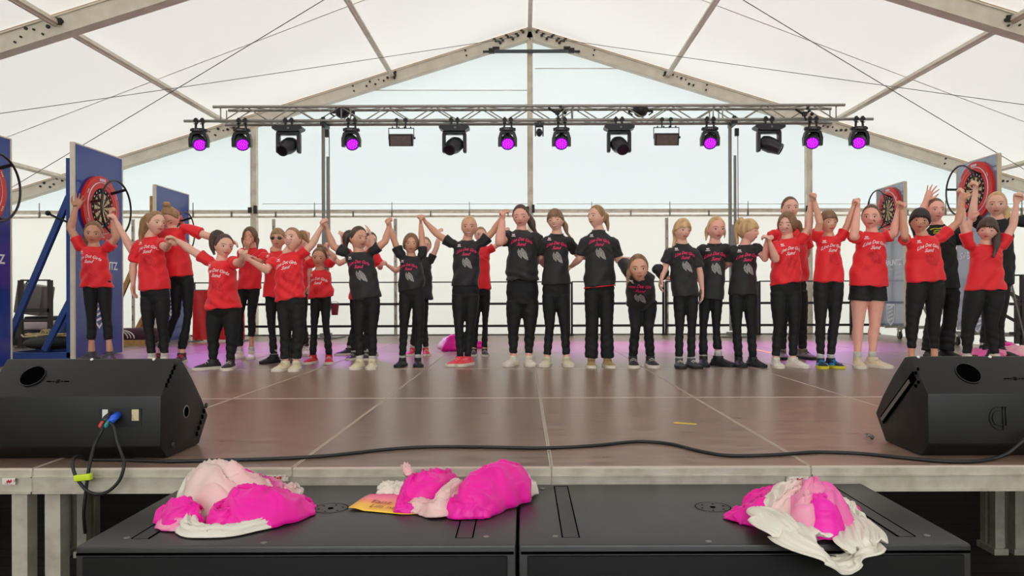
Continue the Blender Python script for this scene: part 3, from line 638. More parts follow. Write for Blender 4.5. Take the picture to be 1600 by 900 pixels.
    put_text('Dartabteilung', .05, c + X * .002 - U * (.76 if nx > 0 else .94) + V(0, .02, 0), R, U, M_PW, pn, 'club_subtitle', base)
    cc = c + X * .002 - U * (1.17 if nx > 0 else 1.62)
    mb = MB(base); sh = [(-.13, .16), (.13, .16), (.13, 0), (.105, -.10), (0, -.19), (-.105, -.10), (-.13, 0)]; sc_ = .82
    P = [cc + R * a + U * b for a, b in sh]; Q = [cc + R * a * sc_ + U * b * sc_ for a, b in sh]; mb.add(P + Q, [(i, (i + 1) % 7, 7 + (i + 1) % 7, 7 + i) for i in range(7)])
    for j in range(4):
        z = .09 - j * .06; mb.add([cc + X * .0005 + R * -.09 + U * z, cc + X * .0005 + R * .07 + U * (z + .045), cc + X * .0005 + R * .08 + U * (z + .02), cc + X * .0005 + R * -.08 + U * (z - .025)], [(0, 1, 2, 3)])
    mb.build('club_crest', M_PW, pn, fixn=False)
    return root, base
zt = HC + 1.654
r1, b1 = dart_panel(-4.98, 6.40, 7.28, HC + 1.54, ST + .01, 1, 'blue dartboard stand cut off by the left edge of the picture', True, 1)
r2, b2 = dart_panel(-4.79, 8.02, 8.95, zt, ST + .01, 1, 'tall blue dartboard stand behind the girl standing furthest left', True, 1)
r3, b3 = dart_panel(-5.39, 11.02, 12.08, zt, ST + .01, 1, 'deep blue dartboard stand at the back left with wooden struts', True, 1)
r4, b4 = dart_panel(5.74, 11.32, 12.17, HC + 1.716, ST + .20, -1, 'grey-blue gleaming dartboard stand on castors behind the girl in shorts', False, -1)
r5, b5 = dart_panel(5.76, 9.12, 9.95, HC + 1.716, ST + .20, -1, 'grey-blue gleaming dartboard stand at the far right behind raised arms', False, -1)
def struts(root, base, xf, y0, y1, m, w=.06, zt_=.0):
    for y in (y0 + .03, y1 - .03):
        mb = MB(base); mb.bar((xf - .075, y, ST + .02), (xf - .075, y, HC + 1.5), w * .8, w); mb.build('upright', m, root)
        mb = MB(base); mb.bar((xf - .08, y, ST + 1.75), (xf - .78, y, ST + .12), w, w * .8, up=(0, 1, 0)); mb.bar((xf - .08, y, ST + .62), (xf - .35, y, ST + .10), w, w * .7, up=(0, 1, 0)); mb.build('strut', m, root)
        mb = MB(base); mb.bar((xf - .05, y, ST + .04), (xf - .86, y, ST + .04), w, .07); mb.build('foot', m, root)
    mb = MB(base); mb.bar((xf - .84, y0, ST + .04), (xf - .84, y1, ST + .04), .06, .06); mb.build('cross_bar', m, root)
struts(r1, b1, -4.98, 6.40, 7.28, M_BLUEF); struts(r2, b2, -4.79, 8.02, 8.95, M_BLUEF); struts(r3, b3, -5.39, 11.02, 12.08, M_PWOOD)
for rt, bs, xf, y0, y1 in ((r4, b4, 5.74, 11.32, 12.17), (r5, b5, 5.76, 9.12, 9.95)):
    mb = MB(bs); mb.box((xf + .25, (y0 + y1) / 2, ST + .17), (.66, .04, .03)); mb.box((xf + .25, y0 + .03, ST + .17), (.66, .04, .03)); mb.box((xf + .25, y1 - .03, ST + .17), (.66, .04, .03)); mb.bar((xf + .05, y0 + .2, ST + .17), (xf + .05, y0 + .2, ST + 1.9), .04, .04); mb.bar((xf + .55, y0 + .2, ST + .18), (xf + .06, y0 + .2, ST + 1.2), .03, .03); mb.build('base_frame', M_TRUSS, rt)
    for cx in (xf - .04, xf + .54):
        for cy in (y0 + .05, y1 - .05):
            mb = MB(bs); mb.tube([(cx - .016, cy, ST + .058), (cx + .016, cy, ST + .058)], .058, 16); cs = mb.build('castor', M_BLKP, rt, auto=40)
            mb = MB(bs); mb.bar((cx - .022, cy, ST + .058), (cx - .022, cy, ST + .15), .006, .05); mb.bar((cx + .022, cy, ST + .058), (cx + .022, cy, ST + .15), .006, .05); mb.box((cx, cy, ST + .148), (.07, .07, .01)); mb.tube([(cx - .024, cy, ST + .058), (cx + .024, cy, ST + .058)], .018, 10); mb.build('fork', M_TRUSS, cs)
mb = MB(b2); mb.tube([W(74, 332, 7.95), W(80, 336, 7.95), W(112, 350, 7.98)], .012, 8); mb.sphere(W(75, 333, 7.95), .028); mb.build('rod', M_BLK, r2)
# ballast bag with rope on the base frame of the second board
p = V(-5.32, 8.5, ST + .16)
mb = MB(p)
for i in range(1): mb.ell(p, V(.27, 0, 0), V(0, .36, 0), V(0, 0, .085), 0, 24, 12)
ob = mb.build('ballast_bag', mat('dark_green_canvas', (46, 48, 40), .85, bump=(25, .5, .01)), smooth=True); tag(ob, 'dark green ballast bag lying on the foot frame of the second dartboard stand', 'bag')
a = coords(ob.data)
mb = MB(p); rr = random.Random(5)
for k in range(5):
    pts = [p + V(-.28 + .56 * t + rr.uniform(-.03, .03), -.1 + rr.uniform(-.14, .12), .085 + .015 * math.sin(t * 9 + k)) for t in np.linspace(0, 1, 9)]; mb.tube(pts, .009, 6)
for k in range(3): mb.tube([p + V(-.02 + .03 * math.cos(q) , -.16 + .05 * k, .10 + .045 * math.sin(q)) for q in np.linspace(0, 5, 10)], .009, 6)
tag(mb.build('hemp_rope', mat('hemp', (196, 176, 132), .9), smooth=True), 'pale knotted rope lying over the dark ballast bag', 'rope')
mb = MB((-6.75, 10.2, ST)); mb.box((-6.75, 10.2, ST - .03), (1.7, 3.2, .06)); [mb.box((-6.75 + a * .8, 10.2 + b * 1.5, ST / 2 - .03), (.06, .06, ST - .06)) for a in (-1, 1) for b in (-1, 1)]
tag(mb.build('stair_landing', mat('landing_board', (84, 70, 62), .7)), 'brown landing beside the left rear edge of the stage carrying railing and cases', 'landing')
# railings and cases off the stage on the left
railing('stair_railing', [V(W(31, 0, 9.9).x, 9.9, 0), V(W(77, 0, 9.9).x, 9.9, 0)], ST, [W(0, 438, 9.9).z - ST, W(0, 485, 9.9).z - ST, W(0, 501, 9.9).z - ST], [.02, .05, .04], 'brown-black railing with two posts at the left stage stairs', None, mat('brown_black_metal', (46, 38, 36), .5), .05)
p = W(54, 468, 10.6); mb = MB(p); M3 = Matrix.Rotation(R_(8), 3, 'Y'); mb.box(p, (.36, .3, .42), 0, M3, bev=.02); cs = mb.build('equipment_case', mat('grey_case', (98, 92, 88), .5), auto=40); tag(cs, 'tilted grey equipment case behind the left stair railing', 'case')
mb = MB(p); mb.tube([p + M3 @ V(-.08, -.1, .21), p + M3 @ V(-.07, -.1, .245), p + M3 @ V(.03, -.1, .245), p + M3 @ V(.04, -.1, .21)], .012, 6); mb.build('handle', M_BLK, cs)
p = V(-6.85, 10.9, ST + .14); mb = MB(p); mb.box(p + V(.05, 0, .0), (1.0, .7, .28), bev=.015); mb.box(p + V(.1, 0, .20), (.7, .5, .12), bev=.02); cs = mb.build('equipment_case', mat('black_case', (34, 32, 32), .5), auto=40); tag(cs, 'stack of black flight cases beside the left stage edge', 'case')
p = V(W(70, 508, 10.5).x, 10.5, W(70, 508, 10.5).z); mb = MB(p); mb.box(p, (.46, .4, .12), bev=.03); tag(mb.build('folded_blanket', mat('pale_mauve_cloth', (182, 168, 172), .9, bump=(30, .5, .01)), auto=60), 'folded pale blanket lying on the black flight cases', 'blanket')
# dark purple bundle with white cable beside the wooden struts
p = V(W(212, 524, 10.7).x, 10.72, ST + .115); mb = MB(p); mb.box(p, (.52, .36, .22), bev=.05); ob = mb.build('storage_bag', mat('aubergine_cloth', (66, 30, 50), .8, bump=(18, .6, .02)), smooth=True); tag(ob, 'dark aubergine bag on the stage between the second and third dartboard stand', 'bag')
mb = MB(p)
for k in range(3): mb.tube([p + V(-.16 + .16 * math.cos(q) + k * .05, -.235 - .01 * k, -.02 + .11 * math.sin(q)) for q in np.linspace(0, math.pi, 14)], .008, 6)
tag(mb.build('extension_cable', mat('white_cable', (214, 208, 205), .5), smooth=True), 'white looped cable in front of the aubergine bag', 'cable')
mb = MB(p); mb.box((p.x, 10.42, ST + .035), (.60, .08, .07)); tag(mb.build('wooden_beam', M_PWOOD), 'light wooden beam lying in front of the aubergine bag', 'beam')
# red barrier
x0, x1 = W(299, 0, 11.2).x, W(379, 0, 11.2).x; base = V((x0 + x1) / 2, 11.25, ST); mb = MB(base); z0, z1 = ST + .03, W(0, 455, 11.2).z
K = 24; rowsv = []
for j in range(9):
    z = z0 + (z1 - z0) * j / 8; rowsv.append([V(x0 + (x1 - x0) * i / K, 11.2 + .012 * math.sin(i * 1.1 + j * .4) + .008 * math.sin(i * 2.7), z) for i in range(K + 1)])
for off in (0, .03):
    vs = [p + V(0, off, 0) for r in rowsv for p in r]; mb.add(vs, [(j * (K + 1) + i, j * (K + 1) + i + 1, (j + 1) * (K + 1) + i + 1, (j + 1) * (K + 1) + i) for j in range(8) for i in range(K)])
ob = mb.build('crowd_barrier', mat('red_tarpaulin', (196, 20, 28), .4, bump=(9, .4, .02)), smooth=True, fixn=False); tag(ob, 'low barrier covered with red tarpaulin behind the girl with the dark ponytail', 'barrier')
mb = MB(base)
for x in (x0 + .03, x1 - .03): mb.bar((x, 11.25, ST), (x, 11.25, z1), .03, .03); mb.box((x, 11.25, ST + .01), (.05, .4, .02))
mb.bar((x0, 11.25, z1), (x1, 11.25, z1), .03, .03); mb.build('frame', M_STEEL, ob)
# stairs railing at the right edge
YS = 8.9
base = W(1590, 540, YS); base.z = ST; root = empty('stair_railing', base, 'dark sloping stair railing at the right edge of the stage', 'railing')
M_DKM = mat('brown_black_metal', (46, 38, 36), .5)
for a, b, w in (((1598, 430), (1598, 540), .05), ((1589, 468), (1589, 537), .045)):
    mb = MB(base); mb.bar(W(*a, YS), W(*b, YS), w, w); mb.build('post', M_DKM, root)
for a, b, w in (((1560, 430), (1640, 430), .018), ((1575, 457), (1640, 490), .035), ((1562, 488), (1592, 505), .03), ((1562, 529), (1580, 541), .03), ((1578, 475), (1640, 475), .035), ((1578, 521), (1640, 521), .035)):
    mb = MB(base); mb.bar(W(*a, YS), W(*b, YS), w, w); mb.build('rail', M_DKM, root)
mb = MB(base); mb.bar(W(1580, 440, YS - .1), W(1602, 535, YS - .1), .015, .015); mb.build('wire', M_STEEL, root)

# ------------------------------------------------------------------ wedge monitors
def wedge(xa, xb, label, sgn):
    """xa..xb; profile in the Y-Z plane, the back faces the camera. sgn: +1 the right end is seen, -1 the left end."""
    prof = [(3.07, ST + .002), (3.01, ST + .058), (3.015, ST + .262), (3.15, ST + .402), (3.20, ST + .395), (3.30, ST + .305), (3.40, ST + .20), (3.465, ST + .115), (3.37, ST + .002)]
    base = V((xa + xb) / 2, 3.2, ST); mb = MB(base)
    bm = bmesh.new(); lo = [bm.verts.new((xa, y, z)) for y, z in prof]; hi = [bm.verts.new((xb, y, z)) for y, z in prof]; n = len(prof)
    bm.faces.new(lo); bm.faces.new(list(reversed(hi)))
    for i in range(n): bm.faces.new((lo[i], hi[i], hi[(i + 1) % n], lo[(i + 1) % n]))
    bmesh.ops.recalc_face_normals(bm, faces=bm.faces[:]); bmesh.ops.bevel(bm, geom=bm.edges[:], offset=.006, segments=2, affect='EDGES', profile=.5)
    bm.verts.index_update(); mb.add([v.co for v in bm.verts], [tuple(v.index for v in f.verts) for f in bm.faces]); bm.free()
    root = mb.build('stage_monitor', M_SPK, auto=35); tag(root, label, 'wedge monitor', 'black wedge monitors')
    # top face frame
    P0 = V(0, 3.015, ST + .262); P1 = V(0, 3.15, ST + .402); T = (P1 - P0).normalized(); N = V(0, -T.z, T.y)
    def topp(x, t, d=0): q = P0 + T * t + N * d; return V(x, q.y, q.z)
    xp = xa + .15 if sgn > 0 else xa + .205
    c = topp(xp, .103, .001)
    mb = MB(base); A = V(.048, 0, 0); B = T * .05
    mb.loft([mb.ering(c + N * .004, A * 1.06, B * 1.06, 28), mb.ering(c + N * .004, A, B, 28), mb.ering(c - N * .0005, A * .96, B * .96, 28)], cap=False); mb.build('port_rim', M_BLKP, root, smooth=True)
    mb = MB(base); mb.flat(mb.ering(c + N * .0015, A, B, 28)); mb.build('port_hole', M_DARK, root, fixn=False)
    mb = MB(base); xm = (xa + xb) / 2 + (-.09 if sgn > 0 else .03); cc = topp(xm + .0, .075, .0015)
    for (dx, w) in ((-.035, .022), (-.017, .006), (.017, .006), (.035, .020)): mb.box(cc + V(dx, 0, 0), (w, .003, .003))
    A = V(.009, 0, 0); B = T * .009; mb.loft([mb.ering(cc, A, B, 16), mb.ering(cc, A * .72, B * .72, 16)], cap=False); mb.sphere(cc, .003); mb.build('badge', M_DARK, root, fixn=False)
    for x in ((xa + .36, xa + .62) if sgn > 0 else (xa + .03, xa + .33)):
        mb = MB(base); p = topp(x, .188, .003); mb.loft([mb.ering(p + N * q, V(r, 0, 0), T * r, 12) for q, r in ((-.002, .007), (.002, .006), (.003, .003))]); mb.build('white_screw', M_WHT, root, smooth=True)
    xe = xb if sgn > 0 else xa; X = V(1, 0, 0) * sgn
    if sgn > 0:
        mb = MB(base); c = V(xe, 3.24, ST + .165); mb.loft([mb.ering(c + X * q, V(0, r, 0), V(0, 0, r), 20) for q, r in ((.0, .028), (.002, .028), (.002, .022))], cap=False); mb.build('pole_socket', M_STEEL, root, smooth=True)
        mb = MB(base); mb.flat(mb.ering(c + X * .001, V(0, .022, 0), V(0, 0, .022), 20)); mb.build('socket_hole', M_DARK, root, fixn=False)
        for a, b in ((V(xe, 3.06, ST + .30), V(xe, 3.13, ST + .365)), (V(xe, 3.345, ST + .05), V(xe, 3.42, ST + .14))):
            for j in range(5):
                mb = MB(base); q = a.lerp(b, j / 4); mb.box(q + X * .001, (.004, .012, .018)); mb.build('rigging_slot', M_DARK, root)
            mb = MB(base); q = a.lerp(b, 1.25); mb.loft([mb.ering(q + X * z, V(0, r, 0), V(0, 0, r), 14) for z, r in ((0, .013), (.006, .012), (.006, .006))]); mb.build('rigging_stud', M_BLKP, root, smooth=True)
        mb = MB(base); q = V(xe, 3.11, ST + .045); mb.loft([mb.ering(q + X * z, V(0, r, 0), V(0, 0, r), 14) for z, r in ((0, .014), (.006, .013), (.006, .006))]); mb.build('rigging_stud', M_BLKP, root, smooth=True)
        # connector plate
        zc = ST + .177; yb = 3.0105
        for x, w, m_, nm in ((xa + .49, .022, M_WHT, 'connector_label'), (xa + .611, .028, M_LABEL, 'connector_label')):
            mb = MB(base); mb.box((x, yb, zc + .01), (w, .004, .045)); mb.build(nm, m_, root)
        mb = MB(base); mb.box((xa + .55, yb + .001, zc), (.17, .004, .075)); mb.build('connector_plate', M_BLKP, root)
        for x, m_ in ((xa + .515, mat('plug_black', (28, 28, 32), .4)), (xa + .542, mat('plug_blue', (30, 90, 215), .35))):
            mb = MB(base); mb.tube([(x, yb, zc + .012), (x, yb - .035, zc + .002), (x - .004, yb - .05, zc - .010)], [.014, .015, .011], 12); mb.build('cable_plug', m_, root, smooth=True)
    else:
        # recessed grab handle seen on the left end
        a = V(xe, 3.115, ST + .325); b = V(xe, 3.395, ST + .095); mb = MB(base); mb.bar(a + X * .001, b + X * .001, .006, .040, up=V(0, .6, .8)); mb.build('handle_recess', M_DARK, root)
        mb = MB(base); mb.bar(a.lerp(b, .12) + X * .005, b + X * .005, .006, .018, up=V(0, .6, .8)); mb.build('handle_bar', M_STEEL, root)
        for j in range(5):
            mb = MB(base); q = a + V(-.001, .02 * (j % 3) - .03, .03 - .018 * j); mb.box(q + X * .001, (.004, .014, .012)); mb.build('rigging_slot', M_DARK, root)
        c = V(xa + .285, 3.0105, ST + .165); mb = MB(base); n_ = 22   # raised round maker's mark: a ring around a d and a bar
        mb.tube([c + V(.040 * math.cos(q), -.001, .045 * math.sin(q)) for q in np.linspace(R_(75), R_(300), n_)], .0022, 6)
        mb.tube([c + V(.028 * math.cos(q) - .0, -.001, .030 * math.sin(q)) for q in np.linspace(R_(60), R_(300), n_)], .0022, 6)
        mb.tube([c + V(.014, -.001, .045), c + V(.014, -.001, -.048)], .0022, 6); mb.tube([c + V(.026, -.001, .045), c + V(.026, -.001, -.030)], .0022, 6); mb.tube([c + V(.014, -.001, .045), c + V(.026, -.001, .045)], .0022, 6)
        mb.build('raised_mark', M_SPK, root, smooth=True)
    return root
wedge(-2.17, -1.459, 'black wedge monitor at the left stage edge with two cables plugged in', 1)
wedge(1.624, 2.335, 'black wedge monitor at the right stage edge with a raised round mark', -1)
def spline(pts, n=10):
    pts = [Vector(p) for p in pts]; out = []
    for i in range(len(pts) - 1):
        p0 = pts[max(i - 1, 0)]; p1 = pts[i]; p2 = pts[i + 1]; p3 = pts[min(i + 2, len(pts) - 1)]
        for j in range(n):
            t = j / n; out.append(.5 * ((2 * p1) + (p2 - p0) * t + (2 * p0 - 5 * p1 + 4 * p2 - p3) * t * t + (3 * p1 - p0 - 3 * p2 + p3) * t ** 3))
    out.append(pts[-1]); return out
def lcable(pts, r, label, m=M_RUB, cat='cable', name='speaker_cable'):
    P = spline(pts); mb = MB(P[0]); mb.tube(P, r, 8, round_=True); return tag(mb.build(name, m, smooth=True), label, cat)
zc = ST + .177 - .012
Yb = 2.955
lcable([V(-1.66, Yb + .005, zc), W(158, 675, 2.93), W(148, 695, 2.92), W(141, 722, 2.865), W(137, 745, 2.855), W(134, 770, 2.855), W(131, 800, 2.86), W(133, 832, 2.9)], .0065, 'dark cable with red collar hanging from the left wedge monitor down past the stage edge')
lcable([V(-1.636, Yb + .005, zc), W(178, 668, 2.93), W(183, 690, 2.92), W(191, 712, 2.90), W(194, 725, 2.865), W(188, 748, 2.855), W(173, 765, 2.85), W(156, 772, 2.85), W(138, 768, 2.848), W(123, 752, 2.85), W(115, 735, 2.85), W(114, 720, 2.862), W(121, 713, 2.905), G(140, 718, ST + .008), G(200, 719, ST + .008), G(262, 721, ST + .007)], .0065, 'dark cable with blue plug looping in a ring over the stage edge')
p = W(130, 746, 2.845); mb = MB(p); mb.box(p, (.064, .022, .024), 0, Matrix.Rotation(R_(-6), 3, 'Y'), bev=.004); tag(mb.build('hook_tape', mat('neon_yellow', (200, 222, 40), .6), auto=50), 'neon yellow hook tape tying the cable ring at the stage edge', 'cable tie')
for x, m_, c in ((-1.661, (205, 50, 55), 'red'), (-1.640, (30, 130, 130), 'teal')):
    mb = MB((x, Yb, zc)); mb.tube([(x, Yb + .012, zc + .006), (x - .003, Yb - .006, zc - .012)], .009, 10, round_=True); tag(mb.build('plug_collar', mat('collar_' + c, m_, .4), smooth=True), '%s plug collar on a cable of the left wedge monitor' % c, 'cable collar')
zz = ST + .008
lcable([G(x, y, zz) for x, y in ((262, 721), (330, 719.5), (420, 717), (500, 713), (560, 707), (600, 702.5), (650, 699), (700, 698), (760, 698.5), (830, 700), (880, 699), (930, 696), (980, 691), (1010, 690), (1050, 694), (1090, 704), (1130, 711), (1170, 712), (1220, 710), (1270, 706.5), (1310, 707), (1350, 709), (1400, 714), (1440, 718), (1480, 721), (1520, 721), (1550, 717))] + [W(1575, 708, 2.97), W(1600, 688, 2.97), W(1640, 660, 2.99)], .0075, 'long black cable snaking across the front of the stage between the two wedge monitors')

# ------------------------------------------------------------------ the two big subwoofers in front of the stage
def sub(xa, xb, label):
    zt_ = HC - .716; y0, y1 = 2.165, 2.868; base = V((xa + xb) / 2, (y0 + y1) / 2, 0); mb = MB(base)
    mb.box(((xa + xb) / 2, (y0 + y1) / 2, zt_ / 2), (xb - xa, y1 - y0, zt_), bev=.009); root = mb.build('subwoofer', M_SUB, auto=40); tag(root, label, 'subwoofer', 'large black subwoofers')
    mb = MB(base); mb.box(((xa + xb) / 2, y0 - .004, zt_ - .37), (xb - xa - .05, .012, .68), bev=.004); mb.build('front_panel', mat('subwoofer_front', (9, 9, 9), .65, spec=.3, bump=(180, .3, .001)), root, auto=40)
    mb = MB(base); mb.box(((xa + xb) / 2, y0 - .003, zt_ - .022), (xb - xa - .014, .008, .006)); mb.build('lid_groove', M_DARK, root)
    for x in (xa + .155, xb - .155):    # long skid recesses
        s = -1 if x < (xa + xb) / 2 else 1; w = .05
        mb = MB(base); mb.box((x, 2.53, zt_ + .0003), (w, .60, .0022)); mb.build('skid_recess', mat('recess_black', (40, 40, 40), .5), root)
        mb = MB(base)
        for e in (-1, 1): mb.box((x + e * w / 2, 2.53, zt_ + .0012), (.004, .60, .0022))
        mb.box((x, 2.83, zt_ + .0012), (w, .005, .0022)); mb.build('recess_edge', M_DARK, root)
    c = V((xa + xb) / 2 + .003, 2.547, zt_ + .0012); mb = MB(base); mb.loft([mb.ering(c, V(r, 0, 0), V(0, r, 0), 36) for r in (.060, .057)], cap=False)
    for q in range(6): d = V(math.cos(q * math.pi / 3 + .3), math.sin(q * math.pi / 3 + .3), 0) * .040; mb.flat(mb.ering(c + d, V(.004, 0, 0), V(0, .004, 0), 10))
    mb.flat(mb.ering(c, V(.010, 0, 0), V(0, .010, 0), 16)); fl = mb.build('pole_flange', M_DARK, root, fixn=False)
    for x, y in ((xa + .085, 2.80), (xa + .11, 2.24), (xb - .09, 2.24), ((xa + xb) / 2 - .1, 2.19)):
        mb = MB(base); p = V(x, y, zt_); mb.loft([mb.ering(p + V(0, 0, z), V(r, 0, 0), V(0, r, 0), 12) for z, r in ((0, .010), (.002, .009), (.0022, .004))]); mb.build('rivet', M_STEEL, root, smooth=True)
    return zt_
ZS = sub(-1.297, -.0235, 'large black subwoofer on the left, topped by two scarf piles'); sub(-.0165, 1.292, 'large black subwoofer on the right with one scarf pile on it')
# ------------------------------------------------------------------ silk scarves and the card on the subwoofers
def silk(name, c0, c1, axis=(1, 0, 0), lo=-.1, hi=.1):
    if name in MATS: return MATS[name]
    m = bpy.data.materials.new(name); m.use_nodes = True; nt = m.node_tree; p = nt.nodes['Principled BSDF']; p.inputs['Roughness'].default_value = .42; p.inputs['Sheen Weight'].default_value = .15
    at = nt.nodes.new('ShaderNodeAttribute'); at.attribute_name = 'dye'; r = nt.nodes.new('ShaderNodeValToRGB'); el = r.color_ramp.elements
    cols = [(0, (244, 240, 226)), (.35, (250, 208, 205)), (.6, (252, 120, 190)), (.78, (255, 20, 190)), (1, (255, 0, 176))]
    el[0].position = 0; el[0].color = (*s2l(cols[0][1]), 1); el[1].position = 1; el[1].color = (*s2l(cols[-1][1]), 1)
    for q, c in cols[1:-1]: e = el.new(q); e.color = (*s2l(c), 1)
    nt.links.new(at.outputs['Fac'], r.inputs[0]); nt.links.new(r.outputs[0], p.inputs['Base Color'])
    tr = nt.nodes.new('ShaderNodeBsdfTranslucent'); nt.links.new(r.outputs[0], tr.inputs[0]); mx = nt.nodes.new('ShaderNodeMixShader'); mx.inputs[0].default_value = .22
    tc = nt.nodes.new('ShaderNodeTexCoord'); n = nt.nodes.new('ShaderNodeTexNoise'); n.inputs['Scale'].default_value = 12; n.inputs['Detail'].default_value = 3; b = nt.nodes.new('ShaderNodeBump'); b.inputs['Strength'].default_value = .35; b.inputs['Distance'].default_value = .01
    nt.links.new(tc.outputs['Object'], n.inputs['Vector']); nt.links.new(n.outputs['Fac'], b.inputs['Height']); nt.links.new(b.outputs[0], p.inputs['Normal'])
    out = nt.nodes['Material Output']; nt.links.new(p.outputs[0], mx.inputs[1]); nt.links.new(tr.outputs[0], mx.inputs[2]); nt.links.new(mx.outputs[0], out.inputs[0])
    MATS[name] = m; return m
M_SILK = silk('dyed_silk', 0, 0)
WS = .80; AM = 1.15
def ribbon(pts, wid, dye, seed=0, fold=5, amp=.010, dome=.03, nv=48, side=None, zmin=None, rows=90, drape=.85):
    """a length of gathered cloth laid along pts; returns verts, faces, dye values"""
    wid = [q * WS for q in wid] if zmin is not None else wid
    P = spline(pts, max(4, rows // (len(pts) - 1))); n = len(P); vs = []; dv = []; rr = random.Random(seed); ph = [rr.uniform(0, 6.28) for _ in range(8)]
    def interp(arr, s):
        x = s * (len(arr) - 1); i = min(int(x), len(arr) - 2); return lerp(arr[i], arr[i + 1], x - i)
    for i, p in enumerate(P):
        s = i / (n - 1); t = (P[min(i + 1, n - 1)] - P[max(i - 1, 0)]).normalized()
        sd = Vector(side) if side is not None else t.cross(V(0, 0, 1)); sd = (sd - t * sd.dot(t)); sd = sd.normalized() if sd.length > .05 else V(0, 1, 0)
        up = sd.cross(t); up = -up if up.z < 0 or (abs(up.z) < .2 and up.y > 0) else up
        w = interp(wid, s) * (1 + .06 * math.sin(s * 17 + ph[0]) + .04 * math.sin(s * 41 + ph[1])); h = interp(dome, s) if hasattr(dome, '__len__') else dome
        for j in range(nv + 1):
            v = -1 + 2 * j / nv
            nz = noise.noise(Vector((v * 1.3 + ph[6], s * 4.5, seed))); n2 = noise.noise(Vector((v * 3.1, s * 11 + ph[6], seed + 5)))
            w1 = v * fold * .75 + 1.3 * nz + ph[3]; w2 = v * fold * 1.7 + 2.0 * nz + .8 * n2 + ph[5] + s * 2.0
            f = 1.5 * (1 - abs(math.sin(math.pi * w1))) ** 1.1 + .35 * math.sin(math.pi * w2 * 2) - .5 + .45 * n2
            edge = (1 - abs(v) ** 3)
            et = sm(s, -.02, .14) * sm(1 - s, -.02, .14); e2 = .18 + .82 * et
            if zmin is not None:
                H = (p.z - zmin + h * .8) * lerp(.45, 1, et); q = p + sd * (v * w * .5 * (1 + .07 * math.sin(s * 9 + ph[1] + v) + .03 * math.sin(s * 23 + v * 3)) * lerp(.6, 1, sm(s, 0, .1) * sm(1 - s, 0, .1)))
                prof = max(0, 1 - abs(v) ** 2.3) ** .85; q.z = zmin + .004 + H * prof + amp * AM * f * e2 * (.15 + .85 * edge) * (1 if H > .02 else .5)
                q += sd * amp * .8 * math.sin(w1 * 3.1) * edge
            else: q = p + sd * (v * w * .5 * (1 + .05 * math.sin(s * 30 + v * 3))) + up * (h * (1 - v * v) ** .6 + amp * f * e2 * (.35 + .65 * edge))
            q += t * (.008 * math.sin(v * 9 + s * 12 + ph[7]))
            if zmin is not None and q.z < zmin + .0015: q.z = zmin + .0015 + .002 * (abs(f))
            vs.append(q); dv.append(min(1, max(0, interp(dye, s) + .05 * f)) if not hasattr(dye[0], '__len__') else min(1, max(0, lerp(interp([a for a, b in dye], s), interp([b for a, b in dye], s), (v + 1) / 2) + .04 * f)))
    k = nv + 1; fs = [(i * k + j, i * k + j + 1, (i + 1) * k + j + 1, (i + 1) * k + j) for i in range(n - 1) for j in range(nv)]
    return vs, fs, dv
def scarf(parts, label, zmin=None, group=None, name='silk_scarf'):
    V0 = parts[0][0][0]; mb = MB(V0); dy = []
    for vs, fs, dv in parts: mb.add(vs, fs); dy += dv
    ob = mb.build(name, M_SILK, smooth=True, fixn=False); at = ob.data.attributes.new('dye', 'FLOAT', 'POINT'); at.data.foreach_set('value', dy)
    so = ob.modifiers.new('thickness', 'SOLIDIFY'); so.thickness = .0015; so.offset = 1
    return tag(ob, label, 'scarf', group)
T = lambda x, y, h=0.0: G(x, y, ZS + h)
g = 'crumpled pink and white silk scarves'
z = ZS
# --- left pile
scarf([ribbon([T(296, 778, .03), T(305, 760, .05), T(325, 752, .08), T(350, 752, .10), T(380, 762, .085), T(410, 768, .06), T(440, 772, .04)], [.08, .16, .24, .26, .24, .20, .12], [0, .05, .15, .25, .35, .3, .35], 3, 3, .013, [.03, .05, .07, .07, .06, .04, .02], zmin=z),
       ribbon([T(298, 790, .02), T(300, 765, .05), T(316, 748, .09), T(345, 740, .11), T(362, 742, .10)], [.05, .07, .07, .08, .06], [0, 0, .05, .3, .6], 4, 2, .008, .02, zmin=z)], 'white to peach silk scarf forming the back and top of the left pile', z, g)
scarf([ribbon([T(366, 746, .10), T(385, 752, .09), T(405, 758, .07), T(430, 764, .04), T(452, 768, .02), T(470, 764, .012)], [.05, .10, .14, .14, .10, .06], [.55, .95, .8, .5, .3, .0], 7, 2.5, .010, [.03, .03, .03, .03, .02, .012], zmin=z)], 'pink scarf with a white corner pointing right at the back of the left pile', z, g)
scarf([ribbon([T(350, 786, .05), T(375, 784, .06), T(400, 786, .06), T(430, 786, .05), T(460, 788, .03), T(478, 790, .015), T(491, 792, .008)], [.12, .20, .24, .26, .20, .12, .05], [.8, .95, 1, 1, 1, .95, .9], 11, 2.0, .009, [.03, .05, .06, .05, .03, .02, .01], zmin=z)], 'bright magenta silk scarf across the front of the left pile', z, g)
rg = []
for a in np.linspace(0, 2 * math.pi * 1.1, 16): rg.append(T(352 + 17 * math.cos(a) * (1 - .05 * a), 806, .03) + V(0, .055 * math.sin(a) * (1 - .05 * a), .006 * math.sin(a)))
scarf([ribbon(rg, [.05, .07, .06, .05], [.75, 1, 1, .9], 13, 2, .008, .03, zmin=z), ribbon([T(340, 806, .02), T(355, 806, .035), T(378, 808, .03), T(392, 806, .01)], [.08, .13, .13, .06], [.9, 1, .95, .75], 15, 2, .009, .02, zmin=z)], 'magenta scarf twisted into a rose shape at the front of the left pile', z, g)
